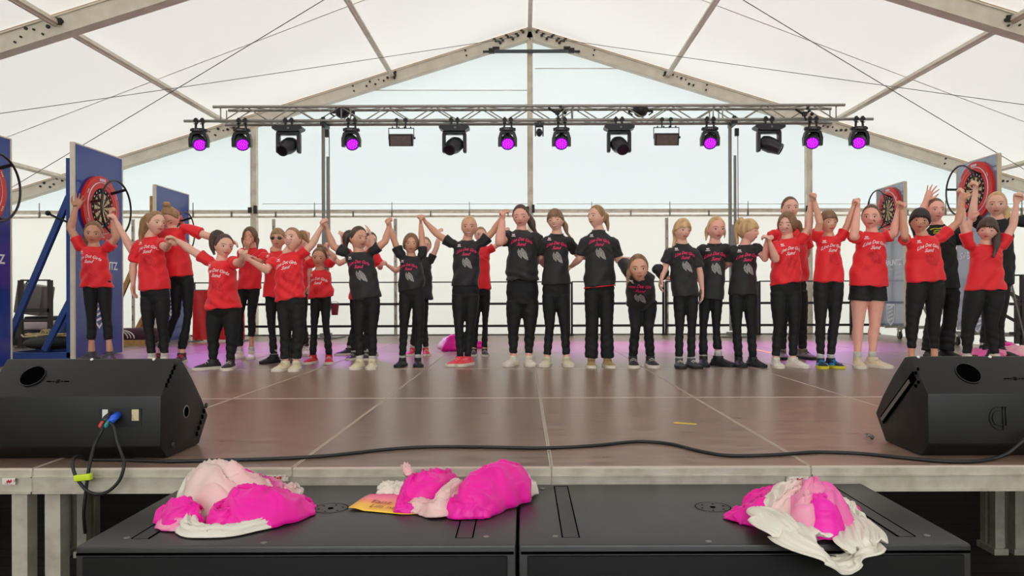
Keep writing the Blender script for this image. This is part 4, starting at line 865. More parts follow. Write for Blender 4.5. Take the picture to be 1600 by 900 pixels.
scarf([ribbon([T(257, 806, .01), T(270, 797, .03), T(290, 795, .05), T(305, 798, .04)], [.06, .17, .20, .10], [.95, 1, 1, .85], 17, 2, .009, [.01, .03, .03, .02], zmin=z), ribbon([T(262, 812, .008), T(275, 815, .018), T(292, 813, .02), T(300, 806, .02)], [.07, .13, .14, .08], [.75, .5, .5, .85], 19, 3, .006, .016, zmin=z)], 'magenta and pink scarf end at the left side of the left pile', z, g)
scarf([ribbon([T(312, 792, .03), T(300, 803, .03), T(296, 818, .02), T(302, 829, .01), T(330, 833, .008), T(365, 832, .008), T(400, 824, .01), T(435, 813, .012), T(460, 802, .015), T(468, 793, .015)], [.04, .07, .09, .10, .085, .07, .07, .07, .07, .03], [.1, .05, 0, 0, 0, 0, 0, 0, 0, 0], 21, 4, .006, [.015, .02, .02, .018, .018, .018, .018, .018, .018, .01], zmin=z)], 'off-white silk scarf curving around the front of the left pile', z, g)
# --- middle pile
scarf([ribbon([T(592, 766, .01), T(604, 762, .02), T(622, 762, .02), T(640, 766, .02)], [.05, .10, .10, .06], [0, 0, 0, .1], 23, 3, .007, .015, zmin=z), ribbon([T(655, 760, .03), T(645, 748, .05), T(639, 740, .075), T(634, 729, .09)], [.05, .05, .035, .03], [.4, .4, .35, .3], 24, 2, .004, .015)], 'cream scarf end and thin peach tip behind the card in the middle pile', z, g)
scarf([ribbon([T(627, 772, .03), T(645, 764, .05), T(668, 760, .06), T(690, 752, .06), T(708, 744, .05)], [.14, .19, .20, .16, .08], [.9, 1, 1, 1, .95], 27, 2, .009, [.02, .05, .06, .04, .02], zmin=z),
       ribbon([T(642, 780, .03), T(628, 784, .03), T(626, 792, .02), T(640, 796, .012), T(662, 797, .01)], [.04, .06, .05, .04, .03], [1, 1, .95, .9, .85], 28, 2, .004, .012, zmin=z)], 'magenta scarf lying over the right part of the coloured card', z, g)
scarf([ribbon([T(640, 783, .02), T(655, 790, .02), T(672, 794, .02), T(684, 784, .045), T(698, 772, .06), T(712, 760, .07), T(722, 748, .07)], [.06, .10, .10, .11, .10, .09, .04], [.45, .35, .35, .3, .3, .25, .1], 31, 2.5, .008, .018, zmin=z), ribbon([T(672, 796, .008), T(690, 794, .012), T(712, 788, .02), T(722, 770, .05), T(728, 755, .07)], [.05, .07, .08, .07, .05], [.6, .6, .65, .6, .55], 32, 2, .006, .012, zmin=z)], 'pale pink scarf winding between the magenta heaps of the middle pile', z, g)
scarf([ribbon([T(711, 794, .02), T(722, 782, .045), T(742, 768, .065), T(765, 753, .08), T(792, 743, .085), T(812, 744, .07), T(826, 752, .05)], [.10, .17, .22, .24, .23, .19, .09], [.9, .95, 1, 1, 1, 1, .95], 35, 1.6, .010, [.02, .04, .05, .055, .05, .04, .02], zmin=z), ribbon([T(708, 790, .015), T(722, 792, .03), T(745, 791, .03), T(765, 784, .03)], [.10, .13, .13, .08], [.85, .95, 1, .95], 36, 2, .009, .03, zmin=z)], 'large smooth magenta scarf bulging up at the right of the middle pile', z, g)
scarf([ribbon([T(766, 783, .012), T(778, 774, .02), T(793, 768, .03), T(806, 760, .05), T(818, 752, .06), T(829, 758, .03), T(822, 768, .015), T(805, 770, .015)], [.05, .08, .09, .08, .07, .07, .05, .04], [.1, 0, 0, .1, 0, 0, .3, .75], 39, 3, .006, .02, zmin=z)], 'white scarf tucked under the right end of the big magenta scarf', z, g)
# --- right pile
scarf([ribbon([T(1134, 808, .004), T(1150, 806, .010), T(1170, 803, .02), T(1190, 792, .05), T(1206, 782, .06), T(1226, 772, .06)], [.05, .13, .15, .15, .15, .10], [.95, .95, .95, 1, 1, 1], 43, 2.5, .008, [.006, .02, .03, .03, .03, .02], zmin=z), ribbon([T(1162, 790, .03), T(1180, 780, .05), T(1205, 772, .06), T(1222, 768, .06)], [.06, .13, .13, .07], [1, 1, 1, 1], 44, 2, .007, .02, zmin=z)], 'magenta scarf with ochre edge at the left of the right pile', z, g)
scarf([ribbon([T(1206, 786, .05), T(1218, 780, .07), T(1234, 778, .085), T(1250, 780, .09), T(1264, 788, .08)], [.10, .22, .26, .26, .14], [.0, .0, .1, .3, .4], 47, 2, .010, [.02, .04, .05, .05, .03], zmin=z)], 'rounded cream scarf fold at the top of the right pile', z, g)
scarf([ribbon([T(1244, 772, .08), T(1256, 774, .10), T(1270, 772, .11), T(1288, 774, .10), T(1302, 780, .07)], [.10, .20, .26, .24, .10], [.4, .5, .55, .65, .5], 51, 2, .009, [.02, .04, .05, .04, .02], zmin=z), ribbon([T(1268, 774, .11), T(1258, 786, .10), T(1256, 800, .07), T(1266, 814, .04), T(1276, 826, .015)], [.08, .12, .12, .12, .06], [.4, .45, .5, .55, .6], 52, 2, .007, .02, zmin=z), ribbon([T(1278, 782, .10), T(1286, 792, .09), T(1290, 804, .06), T(1284, 820, .02)], [.12, .16, .14, .06], [.7, .8, .85, 1], 53, 1.5, .007, .03, zmin=z)], 'pink scarf folded over the middle of the right pile', z, g)
FY = 2.155
def B(px, py, dy=-.012): return W(px, py, FY + dy)      # a point hanging just in front of the subwoofer's front face
scarf([ribbon([T(1182, 796, .04), T(1190, 800, .05), T(1208, 806, .05), T(1226, 818, .045), T(1246, 832, .03), T(1262, 846, .018), B(1276, 862, -.03), B(1292, 880, -.03), B(1312, 882, -.025), B(1334, 874, -.025), B(1348, 860, -.03), T(1344, 846, .015), T(1340, 830, .02), T(1326, 816, .025), T(1312, 806, .03), T(1300, 800, .04)], [.04, .10, .17, .22, .23, .23, .21, .18, .14, .12, .13, .14, .14, .13, .10, .05], [.1, .05, 0, 0, 0, 0, 0, 0, 0, 0, 0, 0, 0, 0, .05, .1], 57, 4, .006, .012, rows=180, nv=56)], 'translucent white scarf hanging in a loop over the front edge of the right subwoofer', z, g)
scarf([ribbon([T(1298, 782, .06), T(1312, 788, .05), T(1326, 796, .035), T(1334, 808, .02), T(1338, 816, .006)], [.08, .12, .12, .10, .05], [.3, .1, 0, 0, 0], 61, 3, .007, .02, zmin=z), ribbon([T(1326, 790, .012), T(1334, 793, .012), T(1339, 798, .008)], [.03, .05, .03], [.8, .9, .9], 62, 2, .003, .008, zmin=z)], 'white and pink scarf end at the right side of the right pile', z, g)
# --- scarves lying at the back of the stage
def S(x, y, h=0.0): return G(x, y, ST + h)
scarf([ribbon([S(695, 537, .02), S(705, 535, .08), S(714, 533, .08)], [.2, .4, .2], [.1, .1, .5], 71, 3, .012, .08, zmin=ST, rows=30, nv=24), ribbon([S(706, 532, .06), S(712, 533, .12), S(722, 534, .06)], [.2, .4, .2], [.8, .95, .9], 72, 3, .012, .09, zmin=ST, rows=30, nv=24)], 'small pink and white scarf lying on the boards behind the smiling girl', group='scarves at the back of the stage')
scarf([ribbon([S(745, 538, .02), S(748, 538, .05), S(752, 539, .02)], [.2, .3, .1], [.9, 1, .95], 73, 2, .01, .04, zmin=ST, rows=24, nv=20)], 'magenta scarf tip on the boards behind the black and red shirts', group='scarves at the back of the stage')
scarf([ribbon([S(1520, 556, .02), S(1535, 550, .05), S(1560, 548, .06), S(1585, 547, .06), S(1615, 548, .05)], [.3, .6, .6, .6, .4], [.65, .6, .5, .4, .3], 75, 3, .008, .05, zmin=ST, rows=60), ribbon([S(1560, 544, .05), S(1570, 542, .09), S(1580, 541, .07)], [.2, .35, .2], [.95, 1, .95], 76, 3, .008, .05, zmin=ST, rows=24, nv=20)], 'pink scarves spread on the stage at the far right', group='scarves at the back of the stage')
# --- the coloured card with handwriting
a, b, c_, d_ = T(544, 796, .003), T(632, 804, .003), T(686, 800, .006), T(700, 777, .004)
e = T(578, 772, .003)
K = 12; vs = []; fs = []
for i in range(K + 1):
    s = i / K; f_ = V(*(a.lerp(d_ * 0 + c_, s))); f_ = (a.lerp(b, s / .6) if s < .6 else b.lerp(c_, (s - .6) / .4)); r_ = e.lerp(d_, s)
    for j in range(K + 1):
        t = j / K; q = f_.lerp(r_, t); q.z = ZS + .003 + .004 * math.sin(s * 5 + t * 3) ** 2 * t + (.006 if s < .12 else 0) * (1 - t); vs.append(q)
k = K + 1
for i in range(K):
    for j in range(K): fs.append((i * k + j, (i + 1) * k + j, (i + 1) * k + j + 1, i * k + j + 1))
mb = MB(a); mb.add(vs, fs)
m = bpy.data.materials.new('sunset_card'); m.use_nodes = True; nt = m.node_tree; p_ = nt.nodes['Principled BSDF']; p_.inputs['Roughness'].default_value = .6
at = nt.nodes.new('ShaderNodeAttribute'); at.attribute_name = 'dye'; r = nt.nodes.new('ShaderNodeValToRGB'); el = r.color_ramp.elements
el[0].color = (*s2l((250, 196, 70)), 1); el[1].color = (*s2l((244, 92, 150)), 1)
for q, c in ((.3, (252, 190, 80)), (.5, (250, 150, 110)), (.7, (250, 140, 150))): x = el.new(q); x.color = (*s2l(c), 1)
nt.links.new(at.outputs['Fac'], r.inputs[0]); nt.links.new(r.outputs[0], p_.inputs['Base Color'])
card = mb.build('greeting_card', m, smooth=True, fixn=False); at = card.data.attributes.new('dye', 'FLOAT', 'POINT'); at.data.foreach_set('value', [j / K for i in range(K + 1) for j in range(K + 1)])
so = card.modifiers.new('thickness', 'SOLIDIFY'); so.thickness = .001; so.offset = 1
tag(card, 'yellow to pink gradient card with dark handwriting, half under the middle scarf pile', 'card')
RX = (T(640, 796) - T(580, 791)).normalized(); UY = V(0, 1, 0)
for s_, x, y, sz in (('Tanz', 592, 786, .05), ('Lilli mit Spaß', 607, 795, .045)):
    put_text(s_, sz, T(x, y, .0085) + V(.02 if s_ != 'Tanz' else 0, 0, 0), RX * .85, UY, mat('pen_ink', (110, 62, 40), .7), card, 'handwriting', a, shear=.4)
# ------------------------------------------------------------------ people
def skin_mat(name, rgb):
    return mat(name, rgb, .48, bump=(120, .06, .001), sss=.0, noise_col=(22, tuple(max(0, c - 8) for c in rgb), .42, .8))
SKIN = {'f': skin_mat('fair_skin', (234, 180, 158)), 'm': skin_mat('medium_skin', (222, 164, 138)), 't': skin_mat('tanned_skin', (212, 154, 127)), 'p': skin_mat('pink_skin', (238, 174, 156))}
M_SHR = mat('red_jersey', (234, 18, 34), .62, sheen=.2, bump=(420, .12, .0006)); M_SHB = mat('black_jersey', (29, 24, 27), .68, sheen=.12, bump=(420, .12, .0006)); M_SHK = mat('black_cotton', (22, 22, 24), .8, bump=(300, .12, .0006))
M_LEG = mat('black_leggings', (11, 11, 13), .75, bump=(300, .1, .0006)); M_PINK = mat('pink_print', (240, 40, 110), .55); M_PRW = mat('white_print', (240, 225, 225), .55); M_PRG = mat('grey_print_horse', (160, 154, 150), .6); M_PRD = mat('dark_print', (58, 52, 52), .6); M_PRR = mat('maroon_print', (176, 14, 28), .6)
def hair_mat(name, a, b):
    m = mat(name, a, .45, bump=(60, .6, .004), noise_col=(24, b, .35, .7), stretch=(1.0, 1.0, .22)); return m
HAIR = {'blond': hair_mat('blond_hair', (222, 186, 138), (178, 138, 94)), 'dblond': hair_mat('dark_blond_hair', (176, 136, 94), (134, 98, 66)), 'brown': hair_mat('brown_hair', (122, 86, 66), (84, 58, 44)), 'dbrown': hair_mat('dark_brown_hair', (88, 62, 52), (56, 38, 34)), 'black': hair_mat('black_hair', (50, 36, 34), (32, 24, 24)), 'lbrown': hair_mat('light_brown_hair', (150, 112, 80), (112, 80, 58))}
M_EYE = mat('eye_white', (214, 200, 192), .3); M_IRIS = mat('eye_iris', (52, 40, 36), .2); M_LASH = mat('lashes', (54, 36, 30), .7); M_LIP = mat('lips', (186, 96, 92), .45); M_TEETH = mat('teeth', (236, 226, 214), .3); M_BROW = mat('brow_hair', (96, 68, 50), .8); M_FP = mat('face_paint_red', (140, 50, 56), .6); M_FPP = mat('face_paint_silver', (226, 190, 200), .4)
M_SOCK = mat('grey_sock', (200, 196, 192), .9); M_SOLEW = mat('sole_white', (224, 214, 200), .6); M_SOLEB = mat('sole_black', (26, 24, 24), .7)
SHOE = {'cream': ((224, 212, 182), M_SOLEW), 'white': ((226, 216, 202), M_SOLEW), 'black': ((26, 25, 27), M_SOLEB), 'blackw': ((40, 34, 34), M_SOLEW), 'red': ((206, 36, 42), M_SOLEW), 'pink': ((232, 72, 88), M_SOLEW), 'tan': ((176, 146, 98), M_SOLEW), 'olive': ((108, 102, 84), M_SOLEB), 'beige': ((214, 194, 164), M_SOLEW), 'grey': ((70, 70, 76), M_SOLEB), 'blue': ((24, 30, 42), mat('sole_yellow', (214, 200, 40), .6)), 'pinkd': ((80, 40, 52), M_SOLEW)}
SHM = {k: mat('shoe_' + k, v[0], .6, bump=(160, .25, .001)) for k, v in SHOE.items()}

def head_frame(yaw, pitch, roll):
    y, p, r = map(math.radians, (yaw, pitch, roll))
    M = Matrix.Rotation(r, 3, 'Y') @ Matrix.Rotation(y, 3, 'Z') @ Matrix.Rotation(p, 3, 'X')
    return M     # columns: image-right, back, up   (forward = -back)
def head_surf(d):   # unit direction (x, y back, z) -> local position in head heights
    x, y, z = d
    wx = .345; wy = .43; wz = .5
    f = max(0, -y); lo = max(0, -z)
    wx *= 1 - .26 * sm(lo, .1, .95) ** 1.2 - (.05 * f * lo)
    if y > 0: wy *= 1 - .42 * sm(lo, .1, .8)
    else: wy *= .90 - .05 * sm(abs(z), .2, .9)
    p = [x * wx, y * wy, z * wz]
    if y < 0:
        X, Z = p[0], p[2]
        g = lambda cx, cz, sx, sz: math.exp(-((X - cx) / sx) ** 2 - ((Z - cz) / sz) ** 2)
        dd = .085 * g(0, -.10, .045, .055) + .04 * g(0, -.02, .03, .07)
        dd -= .020 * (g(.145, .02, .075, .05) + g(-.145, .02, .075, .05))
        dd += .022 * g(0, -.245, .09, .03) + .022 * g(0, -.42, .09, .06) + .012 * (g(.16, -.12, .08, .09) + g(-.16, -.12, .08, .09)) + .012 * g(0, .10, .22, .04)
        p[1] -= dd
    return p
def face_y(x, z):   # local y of the face at x, z (head heights)
    best = None
    lo, hi = -1.2, 0
    sx = x / .33; sz = z / .5
    for _ in range(6):
        yy = -math.sqrt(max(.02, 1 - sx * sx - sz * sz)); L = math.sqrt(sx * sx + sz * sz + yy * yy)
        q = head_surf((sx / L, yy / L, sz / L)); sx += (x - q[0]) / .33; sz += (z - q[2]) / .5
    return q[1]
def zline(phi, style):       # hairline height over azimuth phi (0 front .. pi back), head heights
    pts = {'back': [(0, .36), (30, .34), (55, .24), (72, .06), (84, -.04), (100, -.08), (120, -.26), (180, -.34)],
           'bangs': [(0, .12), (35, .12), (50, .05), (66, -.02), (80, -.06), (100, -.10), (120, -.26), (180, -.34)],
           'side': [(0, .33), (25, .26), (42, .06), (62, -.18), (80, -.26), (100, -.26), (120, -.30), (180, -.36)],
           'short': [(0, .17), (35, .16), (55, .10), (75, -.02), (90, -.05), (120, -.28), (180, -.34)]}[style]
    a = math.degrees(phi)
    for (a0, z0), (a1, z1) in zip(pts[:-1], pts[1:]):
        if a <= a1: return lerp(z0, z1, (a - a0) / (a1 - a0))
    return pts[-1][1]

def W_x(a, b, P): return (P['SL'][0] + P['SR'][0]) / 2

def build_hair(P, Hc, M, hh, root, org):
    style = P.get('hs', 'back'); hm = HAIR[P['hair']]; mb = MB(org); nu, nv = 72, 44; rr = random.Random(P['n'])
    th = {'back': .034, 'bangs': .055, 'side': .055, 'short': .055}[style] * P.get('hth', 1)
    def hp(u, v):
        phi = 2 * math.pi * u / nu; t = math.pi * v / nv
        d = (math.sin(t) * math.sin(phi), -math.sin(t) * math.cos(phi), math.cos(t)); q = head_surf(d)
        a = abs(phi if phi <= math.pi else 2 * math.pi - phi); L = math.sqrt(sum(c * c for c in q))
        zl = zline(a, style) + .015 * math.sin(phi * 23 + P['n']) + .012 * math.sin(phi * 41)
        k = sm(q[2], zl - .015, zl + .03)
        e = th * (.38 + .62 * sm(q[2], zl, zl + (.16 if style == 'back' else .05))) * (1 + .25 * sm(q[2], .1, .45)) * (1 + .16 * math.sin(phi * 31 + 2 * math.sin(t * 5)) * math.sin(t))
        s = lerp(-.05, e, k) / L
        return Hc + M @ (Vector(q) * (1 + s) * hh)
    top = hp(0, 0); vs = [top]; fs = []
    for v in range(1, nv):
        for u in range(nu): vs.append(hp(u, v))
    for u in range(nu): fs.append((0, 1 + u, 1 + (u + 1) % nu))
    for v in range(nv - 2):
        for u in range(nu): a = 1 + v * nu; fs.append((a + u, a + nu + u, a + nu + (u + 1) % nu, a + (u + 1) % nu))
    mb.add(vs, fs)
    hair = mb.build('hair', hm, root, smooth=True)
    def lock(pts, r0, name='ponytail', flat=.7, seed=0):
        pts = spline(pts, 6); mb = MB(org); n = len(pts); prev = None; rings = []; k = 20
        for i, p in enumerate(pts):
            t = (pts[min(i + 1, n - 1)] - pts[max(i - 1, 0)]).normalized(); a = t.cross(V(0, 1, 0)); a = a.normalized() if a.length > .05 else V(1, 0, 0); b = t.cross(a)
            s = i / (n - 1); R = r0 * (.42 + .75 * sm(s, 0, .3)) * (1 - .78 * sm(s, .45, 1))
            rings.append([p + (a * math.cos(q) + b * math.sin(q) * flat) * R * (1 + .13 * math.sin(q * 7 + seed + s * 5) + .08 * math.sin(q * 13 + s * 11)) for q in [2 * math.pi * j / k for j in range(k)]])
        mb.loft(rings); return mb.build(name, hm, hair, smooth=True)
    if P.get('pony'):
        rl = P.get('proot', (0, .44, .22)); s0 = Hc + M @ (Vector(rl) * hh); pts = [Hc + M @ (Vector(rl) * hh * .8), s0]
        for q in P['pony']: pts.append(W(q[0], q[1], Hc.y + (q[2] if len(q) > 2 else .06)))
        lock(pts, P.get('pr', .035), seed=P['n'])
        mb = MB(org); d = (pts[2] - s0).normalized(); a = d.cross(V(0, 0, 1)).normalized(); b = d.cross(a)
        mb.tube([s0 + (a * math.cos(q) + b * math.sin(q)) * .017 for q in np.linspace(0, 2 * math.pi, 12, endpoint=False)], .007, 6, cap=False, closed=True)
        tie = mb.build('hair_tie', mat('scrunchie_pink', (236, 90, 100), .8) if P.get('tie') else M_BLK, hair, smooth=True)
    for j, L in enumerate(P.get('locks', [])):
        pts = [Hc + M @ (Vector(L[0]) * hh)] + [W(q[0], q[1], Hc.y + q[2]) for q in L[1]]
        lock(pts, L[2], 'hair_lock', .5, j * 2.1)
    if P.get('bun'):
        c = Hc + M @ (Vector(P['bun'][:3]) * hh); r = P['bun'][3]; mb = MB(org); mb.ell(c, V(r, 0, 0), V(0, r, 0), V(0, 0, r * .85), 0, 16, 10)
        for k in range(2): mb.tube([c + V(math.cos(q + k) * r * .8, math.sin(q + k) * r * .3, math.sin(q) * r * .75) for q in np.linspace(0, 2 * math.pi, 14, endpoint=False)], r * .32, 8, cap=False, closed=True)
        mb.build('bun', hm, hair, smooth=True)
    return hair

def build_hand(mb, wr, d, n, k, curl, spread=.0, tdir=None):
    """wr wrist, d pointing direction, n palm normal (fingers curl towards it)"""
    d = d.normalized(); n = (n - d * n.dot(d)).normalized(); t = d.cross(n)      # thumb side
    if tdir is not None and t.dot(tdir) < 0: t = -t
    L = .150 * k; w = .031 * k; th = .0125 * k
    mb.loft([mb.ering(wr + d * x * L - n * .0, t * w * a, n * th * b, 12) for x, a, b in ((-.06, .66, 1.2), (.06, .78, 1.25), (.22, .98, 1.25), (.40, 1.05, 1.1), (.50, 1.0, .9))])
    lens = [.40, .44, .41, .32]
    for i in range(4):
        o = (1.5 - i) * .52 * w; base = wr + d * (.47 * L - .02 * L * abs(i - 1.2)) + t * o
        dd = (d + t * spread * (1.5 - i) * .35).normalized(); r = .0072 * k * (1 if i < 3 else .88); ang = 0; pts = [base]; rad = [r * 1.12]; p = base
        for s, (f, a) in enumerate(((.46, 62), (.30, 78), (.26, 52))):
            ang += math.radians(a * curl + (4 if curl < .2 else 0)); v = dd * math.cos(ang) + n * math.sin(ang)
            p = p + v * lens[i] * L * f; pts.append(p); rad.append(r * (1.02 - .1 * s))
        q = []; qr = []
        for a_, b_, ra, rb in zip(pts[:-1], pts[1:], rad[:-1], rad[1:]): q += [a_, a_.lerp(b_, .5)]; qr += [ra, (ra + rb) / 2]
        mb.tube(q + [pts[-1]], qr + [rad[-1]], 8, round_=True)
    b0 = wr + d * .14 * L + t * w * .55; c1 = b0 + (d * .55 + t * .75 + n * .15).normalized() * .20 * L; c2 = c1 + (d * .8 + t * lerp(.45, -.35, curl) + n * lerp(.1, .75, curl)).normalized() * .18 * L; c3 = c2 + (d * .75 + t * lerp(.3, -.8, curl) + n * lerp(.1, .5, curl)).normalized() * .14 * L
    mb.tube([b0, c1, c2, c3], [.0125 * k, .0100 * k, .0085 * k, .0072 * k], 8, round_=True)

TXT1 = TXT2 = None
def project_print(verts, faces, bvh, C, R, U, Fd, name, m, parent, org, off=.0055, maxd=.5, gap=.19):
    out = []; ok = []
    for v in verts:
        o = C + R * v[0] + U * v[1] + Fd * .25; h = bvh.ray_cast(o - org, -Fd, maxd)
        if h[0] is None or (h[0] + org - (C + R * v[0] + U * v[1])).length > gap: out.append(C); ok.append(False)
        else: out.append(h[0] + org + Fd * off + h[1] * .0006); ok.append(True)
    fs = [f for f in faces if all(ok[i] for i in f)]
    if not fs: return None
    mb = MB(org); mb.add(out, fs); return mb.build(name, m, parent, fixn=False)
def strokes(paths, w):
    vs = []; fs = []
    for P in paths:
        for (x0, y0), (x1, y1) in zip(P[:-1], P[1:]):
            L = math.hypot(x1 - x0, y1 - y0) or 1; nx, ny = -(y1 - y0) / L * w / 2, (x1 - x0) / L * w / 2; n = len(vs)
            vs += [(x0 + nx, y0 + ny), (x1 + nx, y1 + ny), (x1 - nx, y1 - ny), (x0 - nx, y0 - ny)]; fs.append((n, n + 1, n + 2, n + 3))
    return vs, fs
HORSE = [(300, 490), (325, 560), (345, 555), (372, 495), (400, 488), (440, 530), (490, 580), (520, 640), (530, 700), (556, 760), (552, 822), (510, 802), (450, 772), (405, 722), (380, 706), (376, 782), (330, 742), (290, 700), (264, 600), (276, 540)]
HORSE = [((x - 400) / 330 * .105, (650 - y) / 330 * .105) for x, y in HORSE]
HLINES = [[((x - 400) / 330 * .105, (650 - y) / 330 * .105) for x, y in L] for L in ([(300, 520), (300, 640), (335, 720)], [(330, 580), (325, 650), (360, 720)], [(380, 520), (420, 560), (400, 600)], [(430, 560), (470, 620), (480, 680)], [(500, 790), (525, 770), (530, 790)], [(445, 680), (465, 688)], [(360, 560), (400, 590)], [(430, 640), (460, 690), (500, 740)], [(350, 600), (385, 640), (380, 700)])]
def dens(L, st=.008):
    o = [L[0]]
    for a, b in zip(L[:-1], L[1:]):
        k = max(1, int(math.hypot(b[0] - a[0], b[1] - a[1]) / st))
        for i in range(1, k + 1): o.append((a[0] + (b[0] - a[0]) * i / k, a[1] + (b[1] - a[1]) * i / k))
    return o
def inpoly(x, y, P):
    c = False
    for (x0, y0), (x1, y1) in zip(P, P[1:] + P[:1]):
        if (y0 > y) != (y1 > y) and x < (x1 - x0) * (y - y0) / (y1 - y0) + x0: c = not c
    return c
def grid_fill(P, st=.0022):
    xs = [p[0] for p in P]; ys = [p[1] for p in P]; nx = int((max(xs) - min(xs)) / st) + 1; ny = int((max(ys) - min(ys)) / st) + 1; vs = []; fs = []
    for i in range(nx + 1):
        for j in range(ny + 1): vs.append((min(xs) + i * st, min(ys) + j * st))
    k = ny + 1
    for i in range(nx):
        for j in range(ny):
            if inpoly(min(xs) + (i + .5) * st, min(ys) + (j + .5) * st, P): a = i * k + j; fs.append((a, a + k, a + k + 1, a + 1))
    return vs, fs
HGRID = grid_fill(HORSE)
def arc_text(vs, size):
    out = []
    for v in vs: out.append((v.x, v.y - 1.9 * v.x * v.x / 1.0 * 1.3))
    return out

def person(P):
    n = P['n']; rr = random.Random(n * 13); yf = P['yf']; Y0 = 768.8 / (yf - 464) + .10; S = Y0 / F      # metres per pixel
    J = lambda q: W(q[0], q[1], Y0 + (q[2] if len(q) > 2 else 0))
    sk = SKIN[P.get('skin', 'f')]; hh = P['hp'] * S * .955; kk = P.get('k', 1.0) * hh / .205; bulk = P.get('bulk', 1.0)
    Hc = J(P['H']); yaw, pitch, roll = P.get('rot', (0, 0, 0)); M = head_frame(yaw, pitch, roll)
    SL_, SR2, EL, ER, WL, WR = [J(P[q]) for q in ('SL', 'SR', 'EL', 'ER', 'WL', 'WR')]
    an = [J(q) for q in P['an']]; kn = [J(q) for q in P['kn']]
    hem = [J(q) for q in P['hem']]; x1, x2 = P['hips']; xc = (x1 + x2) / 2
    hipy = (P['kn'][0][1] + P['kn'][1][1]) / 2 * 2 - (P['an'][0][1] + P['an'][1][1]) / 2 + P.get('dh', 0)
    hdy = P.get('hipd', 0)
    Hip = J((xc, hipy, hdy)); hwid = (x2 - x1) / 2 * S
    org = V(Hip.x, Y0 + .0, ST)
    sh = (SR2 - SL_); shw = sh.length / 2; u = sh.normalized(); Smid = (SL_ + SR2) / 2
    spine = (Smid - Hip).normalized(); cy = P['H'][1] + P['hp'] / 2 + .8; Nk = J(P['nk']) if P.get('nk') else W(lerp(W_x(SL_, SR2, P), P['H'][0], .25), cy, Smid.y + .012)
    fwd = u.cross(spine).normalized()        # towards the viewer
    # ---- body
    mb = MB(org); nu, nv = 40, 28; vs = [Hc + M @ (Vector(head_surf((0, 0, 1))) * hh)]; fs = []
    for v in range(1, nv):
        for q in range(nu):
            ph = 2 * math.pi * q / nu; t = math.pi * v / nv; vs.append(Hc + M @ (Vector(head_surf((math.sin(t) * math.sin(ph), -math.sin(t) * math.cos(ph), math.cos(t)))) * hh))
    vs.append(Hc + M @ (Vector(head_surf((0, 0, -1))) * hh)); e = len(vs) - 1
    for q in range(nu): fs.append((0, 1 + q, 1 + (q + 1) % nu)); a = 1 + (nv - 2) * nu; fs.append((e, a + (q + 1) % nu, a + q))
    for v in range(nv - 2):
        for q in range(nu): a = 1 + v * nu; fs.append((a + q, a + nu + q, a + nu + (q + 1) % nu, a + (q + 1) % nu))
    mb.add(vs, fs)
    for s in (-1, 1):       # ears
        c = Hc + M @ (Vector((s * .335, .04, -.02)) * hh); mb.ell(c, M @ V(.030 * hh, 0, 0), M @ V(s * .03 * hh, .075 * hh, 0), M @ V(0, 0, .125 * hh), 0, 12, 8)
    nb = Hc + M @ (V(0, .07, -.22) * hh); nr = .212 * hh * P.get('neck', 1)
    mb.tube([nb, nb.lerp(Nk, .5), Nk, Nk - spine * .06], [nr * 1.02, nr * .97, nr * 1.12, nr * 1.3], 16)
    tw = max(shw * .86, hwid * .7)
    mb.loft([mb.ering(Hip.lerp(Nk, t) + V(0, 0, 0), u * tw * a, fwd * .066 * kk * b * bulk, 20) for t, a, b in ((-.02, .66, .6), (.2, .70, .7), (.42, .74, .8), (.60, .86, .95), (.72, .74, .85), (.82, .40, .55), (.94, .22, .4))])
    ar = P.get('ar', 1) * kk * bulk ** .5
    for s, (A, B, C, wk) in enumerate(((SL_, EL, WL, 'HL'), (SR2, ER, WR, 'HR'))):
        if B.z < A.z - .12 * kk: A = A - spine * .018 * kk + (Smid - A) * .10
        m1 = A.lerp(B, .5); m2 = B.lerp(C, .3); m3 = B.lerp(C, .7)
        mb.tube([A, A.lerp(B, .2), m1, A.lerp(B, .85)], [.030 * ar, .034 * ar, .035 * ar, .031 * ar], 14, round_=True)
        mb.tube([A.lerp(B, .80), B, B.lerp(C, .12)], [.031 * ar, .0315 * ar, .032 * ar], 14, round_=True)
        mb.tube([B, B.lerp(C, .12), m2, m3, C], [.031 * ar, .032 * ar, .033 * ar, .025 * ar, .0200 * ar], 14, round_=True)
        hd = P.get(wk)
        if hd:
            hpt = J(hd[:3] if len(hd) > 3 else hd); o = P.get(wk + 'o', {}); d = hpt - C
            if d.length < .01: d = C - B
            nn = Vector(o.get('n', ((1, 0, 0) if s == 0 else (-1, 0, 0)))); build_hand(mb, C, d, nn, kk * 1.05, o.get('c', .35), o.get('s', 0), Vector(o['t']) if 't' in o else V(0, -1, 0))
    lw = P.get('lw', 1) * hwid; rt = lw * .50; bare = P.get('shorts')
    hj = []
    for s, (K, A) in enumerate(zip(kn, an)):
        sg = -1 if s == 0 else 1; hx = Hip + V(sg * hwid * .46, 0, 0); hj.append(hx); c = A.lerp(K, .62) + V(0, .012, 0)
        q = 1.0 if bare else .86
        mb.tube([hx.lerp(K, .06), hx.lerp(K, .35), hx.lerp(K, .75), K, K.lerp(A, .15), c, A.lerp(K, .25), A, A + V(0, .0, -.05 * kk)], [rt * q * .55, rt * .92 * q, rt * .72 * q, rt * .62 * q, rt * .56 * q, rt * .60 * q, rt * .42 * q, .028 * kk, .027 * kk], 16, round_=True)
    body = mb.build('person', sk, None); remesh(body, .0055 if kk < 1.2 else .006, 2, .5)
    tag(body, P['label'], 'person', P.get('group'))
    # colour zone of the lips stays in separate small parts
    def fp(x, z, d=0): return Hc + M @ (V(x, face_y(x, z) - d, z) * hh)
